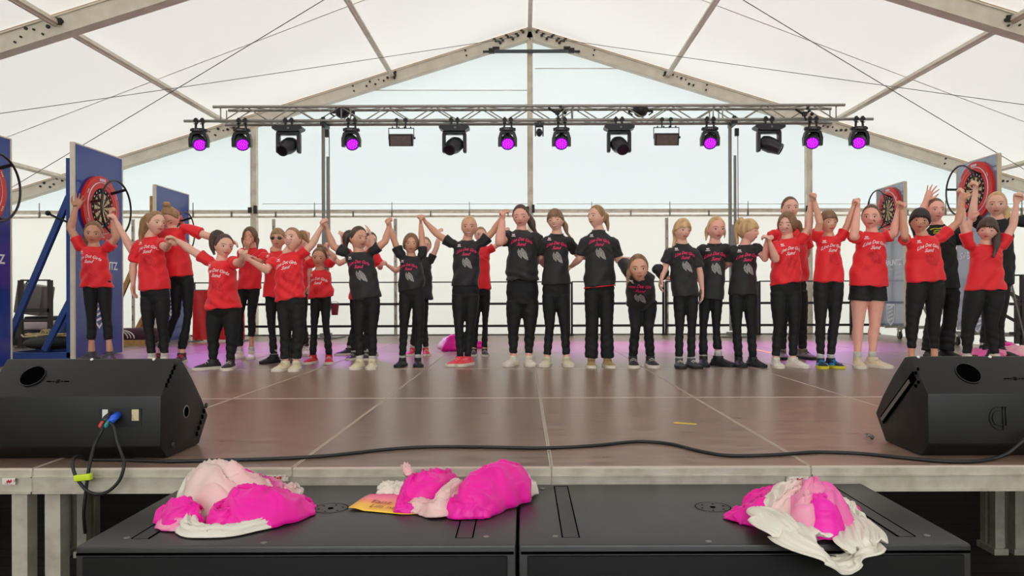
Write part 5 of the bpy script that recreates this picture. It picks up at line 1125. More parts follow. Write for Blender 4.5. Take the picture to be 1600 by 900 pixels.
    for s in (-1, 1):
        mb = MB(org); c = fp(s * .145, .0, -.012); cl = P.get('eyes') == 'closed'; ax = M @ V(1, 0, 0); up = M @ V(0, 0, 1); fw = M @ V(0, -1, 0)
        mb.ell(c, ax * .066 * hh, fw * .026 * hh, up * (.012 if cl else .034) * hh, 2 if cl else 0, 12, 8)
        if not cl:
            g = P.get('gaze', 0); mb.ell(c + fw * .014 * hh + ax * g * .02 * hh, ax * .030 * hh, fw * .016 * hh, up * .030 * hh, 1, 10, 7)
        mb.tube([c + ax * (q * .075 * hh) + up * ((.034 - .02 * q * q if not cl else -.004 - .012 * (1 - q * q)) * hh) + fw * (.020 - .012 * q * q) * hh for q in np.linspace(-1, 1, 7)], .0085 * hh, 6, 2)
        mb.build('eye', [M_EYE, M_IRIS, M_LASH], body, smooth=True)
        mb = MB(org); mb.tube([fp(s * x, z, .004) for x, z in ((.065, .095), (.12, .115), (.18, .11), (.235, .08))], [.009 * hh, .011 * hh, .010 * hh, .005 * hh], 6, round_=True)
        mb.build('eyebrow', M_BROW if P['hair'] not in ('black', 'dbrown') else HAIR['dbrown'], body, smooth=True)
    mo = P.get('mouth', .25); mb = MB(org); zc_ = -.245; w = .105 + .03 * mo
    cv = lambda q, dz: fp(q * w, zc_ + dz * (1 - q * q) + (.035 * mo) * q * q, .002)
    mb.tube([cv(q, .012 if mo < .5 else .02) for q in np.linspace(-1, 1, 9)], [(.006 + .013 * (1 - q * q)) * hh for q in np.linspace(-1, 1, 9)], 6, 0, round_=True)
    mb.tube([cv(q, -.020 if mo < .5 else -.045) for q in np.linspace(-1, 1, 9)], [(.006 + .017 * (1 - q * q)) * hh for q in np.linspace(-1, 1, 9)], 6, 0, round_=True)
    mb.tube([cv(q, -.004 - (.014 if mo >= .5 else 0)) for q in np.linspace(-.9, .9, 7)], [(.006 if mo < .5 else .022) * hh * (1 - .5 * q * q) for q in np.linspace(-1, 1, 7)], 6, 1 if mo >= .5 else 2)
    mb.build('mouth', [M_LIP, M_TEETH, M_LASH], body, smooth=True)
    for (x, z, dx, dz, m_) in P.get('paint', []):
        mb = MB(org); mb.tube([fp(x, z, .006), fp(x + dx * .5, z + dz * .4, .006), fp(x + dx, z + dz, .006)], [.014 * hh, .020 * hh, .010 * hh], 6, round_=True); mb.build('face_paint', m_, body, smooth=True)
    if P.get('glasses'):
        mb = MB(org)
        for s in (-1, 1): mb.ell(fp(s * .145, .0, .02), M @ V(.125 * hh, 0, 0), M @ V(0, -.03 * hh, 0), M @ V(0, 0, .075 * hh), 0, 14, 8); mb.tube([fp(s * .26, .02, .0), Hc + M @ (V(s * .36, 0, .02) * hh)], .010 * hh, 6)
        mb.tube([fp(-.05, .01, .03), fp(.05, .01, .03)], .012 * hh, 6); tag(mb.build('sunglasses', M_LENS, body, smooth=True), 'black sunglasses')
    build_hair(P, Hc, M, hh, body, org)
    # ---- shirt
    red = P['shirt'] == 'r'; sm_ = M_SHR if red else (M_SHK if P['shirt'] == 'k' else M_SHB)
    mb = MB(org); hc = (hem[0] + hem[1]) / 2 + V(0, hdy, 0); ha = (hem[1] - hem[0]) / 2; hb = ha.normalized().cross(spine).normalized()
    top = Nk - spine * .012; hv = ha.length; cb = .092 * kk * bulk * P.get('belly', 1)
    aw = max(shw * .90, .10 * kk); rings = []
    wst = P.get('waist', lerp(hv, aw, .5) / 1.0)
    ts = min(.93, max(.70, (Smid - hc).dot(top - hc) / (top - hc).length_squared)); N3 = nr * 1.28
    prof = [(0, hv * 1.0, cb * 1.12), (.04, hv * .995, cb * 1.1), (.25, lerp(hv, wst, .7), cb * 1.06), (.5, lerp(wst, aw, .5), cb * 1.0), (ts - .17, aw * 1.0, cb * 1.02), (ts - .07, aw * 1.03, cb * .95), (ts, shw * .98, cb * .80), (lerp(ts, 1, .35), lerp(shw, N3, .33), cb * .68), (lerp(ts, 1, .7), lerp(shw, N3, .68), lerp(cb * .6, N3, .5)), (1.0, N3, nr * 1.2)]
    for t, a, b in prof:
        c = hc.lerp(top, t); uu = ha.normalized().lerp(u, min(1, t * 1.6)).normalized(); ff = (uu.cross(spine)).normalized(); rings.append(mb.ering(c, uu * a, ff * b, 28))
    mb.loft(rings)
    for s, (A, B, C) in enumerate(((SL_, EL, WL), (SR2, ER, WR))):
        L = (B - A).length; ls = P.get('slv', .80 if B.z < A.z - .12 else .5); e = A.lerp(B, ls) if ls <= 1 else B
        A2 = A + (Smid - A) * .18
        if B.z < A.z - .12 * kk: A = A - spine * .014 * kk + (Smid - A) * .07; A2 = A + (Smid - A) * .18
        if P['shirt'] == 'k' and ls >= 1: mb.tube([A2, A, B, B.lerp(C, min(1, ls - 1))], [.05 * kk, .05 * kk, .042 * kk, .036 * kk], 16)
        else: mb.tube([A2, A, A.lerp(B, ls * .5), e], [.040 * ar, .046 * ar, .049 * ar, .054 * ar], 18)
        mb.sphere(A + (Smid - A) * .10, .044 * ar, 0, 14, 9)
    shirt = mb.build('t_shirt', sm_, body); remesh(shirt, .0075, 5, .5)
    me = shirt.data; a = coords(me); me_n = np.empty(len(me.vertices) * 3, dtype=np.float32); me.vertices.foreach_get('normal', me_n); me_n = me_n.reshape(-1, 3)
    zt = a[:, 2]; zh = float(min(hem[0].z, hem[1].z)) - ST; ztop = Smid.z - ST; rel = np.clip((zt - zh) / max(.1, ztop - zh), 0, 1)
    ph = n * 1.7; X = a[:, 0]; Z = a[:, 2]
    tilt = P.get('fold', rr.uniform(-.6, .6))
    wv = np.sin((X * 1.0 + Z * tilt) * 42 + 3 * np.sin(Z * 9 + ph) + ph) * .0062 * (1 - rel) ** .8 + np.sin((X * (.7 + tilt) - Z * .9) * 55 + 2.2 * np.sin(X * 14 + ph)) * .0036 * (rel * (1 - rel) * 3) + np.sin(Z * 60 + 4 * np.sin(X * 11 + ph) + ph * 2) * .0016 * rel
    extra = P.get('crease', 0)
    if extra: wv += np.sin(Z * 75 + 3 * np.sin(X * 12)) * .004 * np.exp(-((rel - .1) / .12) ** 2) * extra
    wv += np.array([noise.noise(Vector((float(p[0]) * 7 + n, float(p[1]) * 7, float(p[2]) * 5))) for p in a], dtype=np.float32) * .011
    ax_ = np.abs(X - float((Smid - org).x)); wv += np.sin((ax_ * .9 + Z * 1.1) * 95) * .0022 * np.exp(-((rel - .78) / .12) ** 2)
    a = a + me_n * wv[:, None]; me.vertices.foreach_set('co', a.astype(np.float32).ravel()); me.update()
    # collar
    mb = MB(org); cd = (Hc - Nk).normalized().lerp(spine, .6).normalized(); cu = u; cf = cu.cross(cd).normalized(); cc = top + cd * .001
    mb.tube([cc + cu * nr * 1.30 * math.cos(q) + cf * nr * 1.18 * math.sin(q) - cd * (.010 * max(0, math.sin(q))) for q in np.linspace(0, 2 * math.pi, 20, endpoint=False)], .0065, 8, cap=False, closed=True); mb.build('collar', sm_, shirt, smooth=True)
    if P.get('hemline'):
        mb = MB(org); uu = ha.normalized(); ff = uu.cross(spine).normalized(); mb.tube([hc + uu * hv * .98 * math.cos(q) + ff * cb * 1.08 * math.sin(q) - spine * .002 for q in np.linspace(0, 2 * math.pi, 32, endpoint=False)], .0055, 6, cap=False, closed=True); tag(mb.build('hem_edge', mat('red_hem', (214, 30, 44), .6), shirt, smooth=True), 'red hem edge')
    # prints on the chest
    if P.get('print', 1):
        bvh = BVHTree.FromObject(shirt, bpy.context.evaluated_depsgraph_get())
        ps = P.get('ps', 1.0) * kk * .98; C = top - spine * (.100 * kk) + u * P.get('px', .0) * kk; Fd = fwd
        cp = lambda x, y: (x * ps, y * ps)
        v1 = [cp(*q) for q in TXT1[0]]; v2 = [cp(*q) for q in TXT2[0]]
        pc = M_PRW if red else M_PINK
        project_print(v1, TXT1[1], bvh, C, u, spine, Fd, 'shirt_lettering', pc, shirt, org)
        project_print(v2, TXT2[1], bvh, C - spine * .046 * ps, u, spine, Fd, 'shirt_lettering', pc, shirt, org)
        lx = -.070 * ps; lz = .045 * ps        # small white maker's mark on the chest: a winged sign over a bar
        lv = [(x * 1.25, y * 1.5) for x, y in [(-.010, .004), (-.008, .013), (-.003, .009), (0, .011), (.003, .009), (.008, .013), (.010, .004), (.004, .003), (-.004, .003), (-.014, -.001), (.014, -.001), (.014, -.005), (-.014, -.005)]]
        lf = [(0, 1, 2, 8), (2, 3, 4, 7, 8), (4, 5, 6, 7), (9, 10, 11, 12)]
        project_print([(lx + x * ps, lz + y * ps) for x, y in lv], lf, bvh, C, u, spine, Fd, 'chest_mark', M_PRW, shirt, org, off=.005)
        if P['shirt'] != 'k':
            hc2 = C - spine * .118 * ps + u * .006
            hv2, tri = HGRID; hv2 = [cp(*q) for q in hv2]
            em = project_print(hv2, tri, bvh, hc2, u, spine, Fd, 'horse_emblem', M_PRG if not red else M_PRR, shirt, org, off=.005) if not red else None
            hl = HLINES if not red else HLINES + [HORSE + [HORSE[0]]]
            vs, fs = strokes([dens([cp(*q) for q in L]) for L in hl], .0026 * ps)
            project_print(vs, fs, bvh, hc2, u, spine, Fd, 'horse_emblem_lines', M_PRD if not red else M_PRR, em or shirt, org, off=.0075)
    if P.get('yellow'):
        bvh = BVHTree.FromObject(shirt, bpy.context.evaluated_depsgraph_get()); C = J(P['yellow'])
        vs, fs = strokes([[(-.05, .01), (-.01, .02), (.03, .012), (.06, .022)], [(-.03, -.012), (0, -.004), (.04, -.014)], [(-.04, -.03), (.03, -.028)]], .010)
        project_print(vs, fs, bvh, C, u, spine, fwd, 'yellow_print', mat('print_yellow', (190, 190, 40), .6), shirt, org, gap=.3)
    # ---- trousers
    mb = MB(org); wz = hc.lerp(top, .10)
    pr_ = [(Hip - V(0, 0, .030 * kk), hwid * .50, .045 * kk), (Hip + V(0, .006, .01), hwid * .88, .070 * kk * P.get('belly', 1)), (Hip.lerp(wz, .45) + V(0, .004, 0), hwid * .97, .080 * kk * P.get('belly', 1)), (wz, min(hwid, hv) * .86, .078 * kk)]
    mb.loft([mb.ering(c, V(a, 0, 0), V(0, b * max(1, bulk) ** .25, 0), 26) for c, a, b in pr_])
    cuff = P.get('cuff', (0, 0)); fl = P.get('flare', 0)
    for s, (K, A, hx) in enumerate(zip(kn, an, hj)):
        sg = -1 if s == 0 else 1
        if bare:
            e = hx.lerp(K, P['shorts']); mb.tube([hx + V(0, 0, .03), hx.lerp(e, .5), e], [rt * 1.06, rt * 1.14, rt * 1.24], 22); continue
        ft = lerp(.0, .35, cuff[s]); E = A.lerp(K, ft); c = A.lerp(K, .60) + V(0, .010, 0)
        ra = .034 * kk
        R = [rt * 1.0, rt * .98, rt * .80, rt * .67, rt * .61, rt * .64, max(ra * 1.12, rt * .46), ra]
        if fl: R = [rt * 1.0, rt * .98, rt * .86, rt * lerp(.76, .86, fl), rt * lerp(.7, .88, fl), rt * lerp(.70, .94, fl), rt * lerp(.6, 1.02, fl), rt * lerp(.5, 1.08, fl)]
        pts = [hx + V(0, 0, .03), hx.lerp(K, .3), hx.lerp(K, .72), K, K.lerp(A, .15), c, A.lerp(K, .28 if ft < .2 else .38), E if not fl else A - V(0, 0, .02)]
        mb.tube(pts, R, 20)
    pants = mb.build('shorts' if bare else 'leggings', M_LEG, body); remesh(pants, .0075, 4, .5)
    me = pants.data; a = coords(me); nn = np.empty(len(me.vertices) * 3, dtype=np.float32); me.vertices.foreach_get('normal', nn); nn = nn.reshape(-1, 3)
    wv = np.sin(a[:, 2] * 90 + 3 * np.sin(a[:, 0] * 20 + n)) * .0012 * (1 + 1.0 * (a[:, 2] < .3)); a = a + nn * wv[:, None]; me.vertices.foreach_set('co', a.astype(np.float32).ravel()); me.update()
    if bare:
        bvh = BVHTree.FromObject(pants, bpy.context.evaluated_depsgraph_get())
        project_print([(-.016, -.012), (.0, -.012), (-.003, .012), (-.006, .014), (.003, -.012), (.014, -.012), (.010, -.002), (.005, .006)], [(0, 1, 2, 3), (4, 5, 6, 7)], bvh, J((1384, 462)), V(1, 0, 0), V(0, 0, 1), V(0, -1, 0), 'white_mark', M_PRW, pants, org)
    # ---- shoes
    sc = P.get('shoe', 'black'); toes = P.get('toe', (-12, 12)); um = SHM[sc]; so = SHOE[sc][1]; lift = P.get('lift', (0, 0))
    for s, A in enumerate(an):
        q = math.radians(toes[s]); d = V(math.sin(q), -math.cos(q), 0); sd = V(d.y * -1, d.x, 0) * -1; sd = V(-d.y, d.x, 0)
        Lf = .238 * kk ** .9 * P.get('fs', 1); k2 = Lf / .215; g = V(A.x, A.y, ST + .001) - d * Lf * .27
        st = [(0.0, .018, .045), (.03, .027, .055), (.14, .031, .070), (.28, .031, .074), (.42, .033, .066), (.56, .037, .052), (.70, .041, .043), (.84, .039, .036), (.94, .029, .029), (1.0, .012, .022)]
        mb = MB(org); rings = []
        for t, w_, h_ in st:
            c = g + d * t * Lf; K_ = []
            for j in range(14):
                a_ = math.pi * 2 * j / 14; x = math.cos(a_); z = math.sin(a_)
                K_.append(c + sd * w_ * k2 * x * (1 if z < .3 else 1 - .25 * (z - .3)) + V(0, 0, .016 * k2 + (h_ - .016) * k2 * max(0, z) ** .8 if z > 0 else .014 * k2))
            rings.append(K_)
        mb.loft(rings)
        ac = V(A.x, A.y, 0); mb.loft([mb.ering(ac + V(0, 0, ST + z * k2), sd * w_ * k2, d * l * k2, 14) for z, w_, l in ((.04, .031, .048), (.060, .032, .046), (.072, .032, .043), (.077, .032, .042))])
        shoe = mb.build('shoe', um, body, auto=60)
        mb = MB(org); out = []
        for t, w_, h_ in st: out.append((t, w_ * 1.10 + .002))
        L_ = [g + d * (t * 1.04 - .02) * Lf + sd * w_ * k2 for t, w_ in out]; R2 = [g + d * (t * 1.04 - .02) * Lf - sd * w_ * k2 for t, w_ in reversed(out)]; ring = L_ + R2
        zs = lambda z: [p + V(0, 0, z) for p in ring]
        mb.loft([zs(0), zs(.018 * k2), zs(.022 * k2)]); mb.build('sole', so, shoe, auto=50)
        if sc not in ('black', 'grey') or n % 2 == 0:
            mb = MB(org)
            for j in range(3):
                t = .40 + j * .09; c = g + d * t * Lf; h_ = (.070 - j * .009) * k2; mb.tube([c + sd * .022 * k2 + V(0, 0, h_ - .010), c + V(0, 0, h_ + .003), c - sd * .022 * k2 + V(0, 0, h_ - .010)], .0035 if sc not in ('cream',) else .006, 6)
            mb.build('laces', mat('laces_' + sc, {'black': (50, 48, 48), 'blackw': (190, 180, 176), 'pink': (240, 150, 150), 'pinkd': (236, 60, 92), 'blue': (30, 150, 220), 'cream': (206, 192, 160), 'tan': (120, 96, 62), 'olive': (60, 56, 46)}.get(sc, (212, 200, 184)), .7), shoe, smooth=True)
        if sc == 'blue':
            mb = MB(org)
            for j in range(3):
                t = .5 + j * .1
                for e in (-1, 1): c = g + d * t * Lf + sd * e * .035 * k2 + V(0, 0, .032); mb.box(c, (.012, .014, .022))
            mb.build('side_stripes', mat('shoe_stripe_blue', (30, 150, 220), .5), shoe)
        if P.get('sock', 1):
            mb = MB(org); mb.tube([V(A.x, A.y, ST + .07 * k2), V(A.x, A.y, ST + .105 * k2), V(A.x, A.y, ST + .118 * k2)], [.031 * kk, .0325 * kk, .0315 * kk], 14); mb.build('sock', M_SOCK if P.get('sock', 1) != 2 else M_LEG, body, smooth=True)
    if P.get('band'):
        c = J(P['band']); mb = MB(org); mb.tube([c + V(.024 * math.cos(q), .024 * math.sin(q), .004 * math.cos(q)) for q in np.linspace(0, 2 * math.pi, 14, endpoint=False)], .004, 6, cap=False, closed=True); mb.build('wristband', M_BOLT, body, smooth=True)
    # seat the root at the feet
    body.location = org
    return body

def mk_text():
    global TXT1, TXT2
    def fit(vs, w, arc):
        xs = [v.x for v in vs]; k = w / (max(xs) - min(xs)); m = (max(xs) + min(xs)) / 2; o = [((v.x - m) * k, v.y * .031 / .75) for v in vs]
        return [(x, y - arc * x * x) for x, y in o]
    vs, fs = text_geo('Line Dot Girls', 1, shear=.5, bold=.018); TXT1 = (fit(vs, .190, 3.4), fs)
    vs, fs = text_geo('Sund', 1, shear=.5, bold=.018); TXT2 = (fit(vs, .085, 0), fs)
mk_text()
UP = lambda s, c=.8: dict(n=(1, 0, 0) if s == 'L' else (-1, 0, 0), c=c)
CL = dict(n=(-1, .1, 0), c=1.0); CRr = dict(n=(1, .1, 0), c=1.0)
PEOPLE = [
 dict(n=1, yf=563, H=(146, 364.5), hp=38, rot=(22, 8, 4), hair='lbrown', SL=(126, 386), SR=(168, 387), EL=(110, 357), WL=(118, 326), HL=(126, 309), HLo=dict(n=(.4, -1, 0), c=.1, s=.6), ER=(181, 372), WR=(176, 341), HR=(172, 326), HRo=CRr, hem=((126, 449), (176, 449)), hips=(130, 174), kn=((143, 494), (166, 494)), an=((143, 545), (171, 545)), toe=(-14, 14), shoe='grey', shirt='r', pony=[(135, 374), (133, 386)], pr=.035, cuff=(.8, .8), sock=0, band=(119, 322), px=-.0, skin='t', label='girl in red shirt and calf-length leggings, furthest left, both arms raised'),
 dict(n=3, nk=(267, 356), yf=566.5, H=(266, 341), hp=38, rot=(-4, 42, 0), hair='dblond', SL=(247, 362), SR=(291, 357), EL=(207, 393, -.05), WL=(182, 347, -.05), HL=(174, 330), HLo=CL, ER=(322, 368), WR=(352, 377), HR=(366, 378), HRo=dict(n=(0, -.5, -1), c=.4), hem=((262, 434), (302, 431)), hips=(266, 303), kn=((275, 492), (294, 492)), an=((252, 545), (284, 545)), toe=(-15, 10), shoe='pinkd', shirt='r', print=0, bun=(0, .15, .58, .036), slv=.75, k=1.05, sock=0, eyes='closed', label='taller girl in red shirt with bowed blond head and hair tied on top'),
 dict(n=2, yf=570, H=(244, 349), hp=38, rot=(55, -2, 4), hair='dblond', SL=(213, 383), SR=(252, 380), EL=(208, 415), WL=(208, 443), HL=(208, 458), HLo=dict(n=(1, 0, 0), c=.3), ER=(259, 388, -.14), WR=(266, 379, -.28), HR=(274, 374, -.34), HRo=dict(n=(0, 0, -1), c=.7), hem=((216, 455), (267, 452)), hips=(219, 266), kn=((232, 511), (254, 511)), an=((237, 552), (257, 552)), toe=(-8, 8), shoe='white', shirt='r', pony=[(228, 350), (222, 365), (220, 382)], pr=.05, proot=(0, .46, .26), paint=[(.16, -.06, .07, -.05, M_FP)], fs=.9, label='girl in red shirt with curly blond ponytail looking right, one arm hanging'),
 dict(n=4, yf=577, H=(350, 385), hp=39, rot=(42, 2, 5), hair='dbrown', SL=(325, 407), SR=(366, 409), EL=(299, 391), WL=(279, 377), HL=(268, 371), HLo=dict(n=(.2, -.3, -1), c=.6), ER=(375, 412, -.12), WR=(378, 403, -.26), HR=(380, 393, -.3), HRo=dict(n=(-.5, 0, -1), c=.7), hem=((322, 484), (376, 481)), hips=(322, 377), kn=((333, 527), (362, 527)), an=((333, 562), (360, 562)), toe=(-42, 6), shoe='blackw', shirt='r', pony=[(337, 368), (332, 384), (335, 398)], pr=.042, proot=(0, .40, .34), paint=[(.17, -.06, .07, -.04, M_FP)], bulk=1.2, belly=1.25, crease=1, skin='f', sock=0, label='sturdy girl in red shirt with dark ponytail, arms spread to both neighbours'),
 dict(n=5, nk=(393, 386), yf=560, H=(391, 370), hp=30, rot=(0, 4, 0), hair='brown', hs='side', SL=(376, 392), SR=(411, 392), EL=(377, 414), WL=(386, 389, -.16), HL=(388, 375, -.2), HLo=dict(n=(0, 1, 0), c=.3, s=.4), ER=(422, 412), WR=(426, 398), HR=(424, 390), HRo=CRr, hem=((370, 453), (409, 452)), hips=(371, 408), kn=((374, 492), (393, 492)), an=((375, 541), (393, 541)), toe=(-8, 14), shoe='white', shirt='r', cuff=(.0, .9), skin='t', eyes='closed', label='girl in red shirt holding a hand before her face', locks=[((-.33, -.1, .0), [(380, 376, -.03), (381, 388, -.05)], .018), ((.33, -.1, 0), [(402, 376, -.03), (402, 390, -.05)], .018)]),
 dict(n=6, yf=567, H=(434.5, 373), hp=34, rot=(4, 0, 0), hair='dblond', hs='short', hth=.5, SL=(413, 400), SR=(449, 400), EL=(406, 411), WL=(395, 404, -.1), HL=(388, 400, -.14), HLo=dict(n=(0, 0, -1), c=.5), ER=(455, 425), WR=(452, 445), HR=(452, 455), HRo=dict(n=(-1, 0, 0), c=.3), hem=((411, 464), (446, 464)), hips=(414, 448), kn=((424, 510), (444, 510)), an=((428, 553), (450, 549)), toe=(-24, 5), shoe='black', shirt='r', glasses=1, skin='m', label='child in red shirt wearing black sunglasses, half behind the singing girl'),
 dict(n=8, yf=555, H=(468, 377), hp=30, rot=(0, 0, 0), hair='brown', SL=(453, 401), SR=(482, 401), EL=(450, 425), WL=(451, 445), HL=(452, 455), ER=(484, 423), WR=(483, 445), HR=(482, 455), hem=((452, 455), (482, 455)), hips=(452, 482), kn=((460, 500), (474, 500)), an=((462, 541), (478, 541)), toe=(-5, 5), shoe='white', shirt='r', print=0, label='child in red shirt almost hidden behind the singing girl, one white shoe'),
 dict(n=7, yf=579, H=(457, 374), hp=37.5, rot=(-14, -12, -6), hair='dblond', SL=(424, 409), SR=(471, 398), EL=(417, 423, -.05), WL=(391, 407, -.15), HL=(381, 398, -.2), HLo=dict(n=(1, 0, .3), c=.6), ER=(488, 382), WR=(502, 355), HR=(506, 341), HRo=CRr, hem=((431, 472), (477, 463)), hips=(432, 477), kn=((446, 520), (466, 520)), an=((446, 557), (463, 557)), toe=(-16, 6), shoe='cream', shirt='r', pony=[(472, 366), (479, 374), (488, 383)], pr=.03, flare=.35, fold=.9, mouth=.7, paint=[(.13, -.10, .05, -.03, M_FP)], sock=0, label='blond girl in red shirt with head tilted back and mouth open, right arm raised high'),
 dict(n=9, yf=568, H=(499, 403), hp=33, rot=(4, 6, 6), hair='lbrown', hs='back', SL=(486, 413), SR=(515, 412), EL=(479, 400), WL=(481, 375), HL=(482, 360), HLo=CL, ER=(522, 402), WR=(514, 393), HR=(509, 386), HRo=CRr, hem=((482, 467), (522, 463)), hips=(485, 518), kn=((491, 507), (509, 507)), an=((489, 551), (514, 551)), toe=(-10, 14), shoe='red', shirt='r', bun=(-.05, .12, .56, .026), skin='m', sock=2, fold=-.4, label='smallest girl in red shirt with hair bun and red shoes, arms raised'),
 dict(n=12, yf=555, H=(579, 377), hp=29, rot=(30, 0, 0), hair='dbrown', SL=(556, 398), SR=(588, 398), EL=(531, 412), WL=(519, 400), HL=(512, 393), HLo=CL, ER=(594, 418), WR=(594, 416, -.06), HR=(600, 408, -.08), HRo=CRr, hem=((555, 468), (585, 468)), hips=(555, 585), kn=((556, 500), (576, 500)), an=((546, 541), (584, 541)), toe=(-55, 12), shoe='blackw', shirt='r', print=0, label='dark-haired child in red hidden behind the black shirt with cream shoes'),
 dict(n=11, yf=562, H=(561, 380), hp=29, rot=(0, 0, 0), hair='brown', SL=(546, 398), SR=(577, 398), EL=(538, 388), WL=(535, 373), HL=(535, 359), HLo=CL, ER=(583, 386), WR=(579, 369), HR=(576, 357), HRo=dict(n=(-1, 0, 0), c=.2, s=.4), hem=((545, 468), (574, 468)), hips=(546, 574), kn=((553, 507), (572, 507)), an=((553, 548), (572, 548)), toe=(-10, 10), shoe='blackw', shirt='r', print=0, label='child in red behind the black shirt with cream shoes, both hands up'),
 dict(n=10, yf=576.5, H=(560, 372.5), hp=38, rot=(48, 2, 2), hair='dbrown', SL=(537, 394), SR=(584, 392), EL=(521, 385), WL=(511, 359), HL=(507, 342), HLo=CL, ER=(602, 377), WR=(607, 356), HR=(605, 342), HRo=CRr, hem=((550, 470), (596, 463)), hips=(552, 595), kn=((561, 515), (582, 515)), an=((562, 556), (582, 556)), toe=(-8, 6), shoe='cream', shirt='b', pony=[(543, 368), (540, 380), (542, 392)], pr=.036, proot=(0, .47, .12), skin='m', label='girl with brown ponytail, cream shoes, furthest left of the black shirts'),
 dict(n=15, yf=555.5, H=(664, 384), hp=28, rot=(5, 0, 0), hair='dblond', SL=(640, 410), SR=(673, 408), EL=(619, 423), WL=(606, 415), HL=(600, 410), HLo=CL, ER=(682, 387), WR=(686, 368), HR=(687, 356), HRo=CRr, hem=((644, 468), (677, 468)), hips=(645, 670), kn=((648, 505), (664, 505)), an=((645, 542), (665, 542)), toe=(-14, 14), shoe='red', shirt='b', print=0, label='child in black shirt and red shoes, half hidden behind a girl with raised arms', pony=[(668, 390)], pr=.02),
 dict(n=14, yf=573, H=(642, 381.5), hp=33, rot=(10, 0, 4), hair='lbrown', hs='side', SL=(624, 397), SR=(661, 398), EL=(616, 376), WL=(610, 356), HL=(608, 342), HLo=CL, ER=(659, 372), WR=(657.5, 350), HR=(657, 336), HRo=CRr, hem=((623, 457), (663, 449)), hips=(623, 664), kn=((631, 510), (656, 510)), an=((629, 556), (653, 555)), toe=(-8, 10), shoe='black', shirt='b', skin='m', waist=.13, px=-.012, ps=.95, label='girl in black shirt with loose light brown hair and both arms raised straight up'),
 dict(n=17, yf=556.5, H=(751, 368), hp=27, rot=(10, 0, 0), hair='dblond', SL=(739, 391), SR=(766, 390), EL=(735, 415), WL=(736, 438), HL=(736, 448), ER=(777, 383), WR=(788, 365), HR=(792, 355), HRo=CRr, hem=((738, 452), (767, 452)), hips=(740, 767), kn=((744, 502), (758, 502)), an=((741, 543), (757, 543)), toe=(-5, 8), shoe='blackw', shirt='r', print=0, sock=0, px=0, label='child in red shirt further back, behind the smiling girl'),
 dict(n=16, yf=572, H=(733, 355), hp=36, rot=(0, 2, 0), hair='blond', hs='back', SL=(706, 381), SR=(753, 380), EL=(683, 366), WL=(665, 347), HL=(658, 335), HLo=CL, ER=(771, 361), WR=(784, 340), HR=(789, 327), HRo=CRr, hem=((706, 447), (748, 447)), hips=(705, 750), kn=((717, 508), (735, 508)), an=((719, 551), (731, 551)), toe=(-38, -28), shoe='pink', shirt='b', skin='m', mouth=.9, hth=.6, sock=2, label='smiling girl in black shirt with pulled-back blond hair and coral pink shoes'),
 dict(n=18, yf=572, H=(814, 338.5), hp=37.5, rot=(-8, 8, -3), hair='dbrown', SL=(790, 370), SR=(840, 371), EL=(781, 378, -.12), WL=(785, 346, -.08), HL=(790, 327, -.05), HLo=CL, ER=(845, 402, .06), WR=(851, 414, .20), HR=(858, 418, .22), hem=((790, 438), (842, 438)), hips=(790, 843), kn=((802, 514), (828, 514)), an=((802, 552), (826, 552)), toe=(-22, 10), shoe='white', shirt='b', pony=[(829, 345), (834, 358), (842, 368)], pr=.032, proot=(.1, .44, .1), bulk=1.25, ar=1.22, belly=1.2, crease=2, eyes='closed', skin='p', sock=0, k=1.02, label='tall sturdy girl in black shirt with dark ponytail, looking down, fist raised'),
 dict(n=19, yf=573, H=(868, 344.5), hp=37, rot=(-14, 0, -6), hair='lbrown', hs='bangs', SL=(851, 374), SR=(891, 375), EL=(846, 401, .08), WL=(838, 412, .22), HL=(832, 414, .24), ER=(902, 397, .08), WR=(928, 406, .26), HR=(951, 404, .22), hem=((846, 445), (891, 444)), hips=(846, 890), kn=((859, 510), (882, 510)), an=((855, 554), (885, 554)), toe=(-16, 8), shoe='cream', shirt='b', pony=[(883, 352), (886, 364), (893, 372)], pr=.022, proot=(.2, .38, -.05), mouth=.6, eyes='closed', sock=0, hth=.7, paint=[], label='girl in black shirt with brown fringe, mouth open, between two tall girls'),
 dict(n=20, yf=575, H=(932, 339), hp=37, rot=(-52, -2, 0), hair='dblond', SL=(912, 374), SR=(961, 375), EL=(906, 404, .03), WL=(893, 416, .2), HL=(884, 420, .22), ER=(966, 407, .05), WR=(973, 404, .12), HR=(980, 404, .10), HRo=dict(n=(0, 0, -1), c=.5), hem=((912, 450), (962, 445)), hips=(912, 961), kn=((925, 508), (948, 508)), an=((924, 556), (949, 556)), toe=(-6, 10), shoe='tan', shirt='b', pony=[(945, 338), (949, 350), (950, 361)], pr=.030, proot=(.05, .46, .06), flare=.6, hemline=1, sock=0, paint=[(-.12, .03, -.05, -.06, M_FPP)], label='girl in black shirt with red hem edge and tan shoes, looking left'),
 dict(n=21, nk=(1001, 424, -.24), yf=575, H=(997.5, 419, -.34), hp=42, rot=(-4, 8, -3), hair='lbrown', SL=(983, 426, -.16), SR=(1029, 420, -.10), EL=(974, 411, .02), WL=(966, 404, .16), HL=(960, 402, .2), ER=(1037, 429, -.02), WR=(1044, 434, -.05), HR=(1050, 437, -.05), HRo=dict(n=(0, 0, -1), c=.5), hem=((980, 474), (1028, 474)), hips=(980, 1028), kn=((993, 512, -.06), (1013, 512, -.06)), an=((989, 556), (1016, 556)), toe=(-5, 5), shoe='blackw', shirt='b', pony=[(984, 424, -.02), (981, 434, -.06), (979, 446, -.08)], pr=.022, proot=(-.1, .40, .15), skin='m', hipd=.10, slv=.98, dh=8, belly=1.0, sock=0, px=-.02, label='girl in black shirt bending forward in a bow between standing girls'),
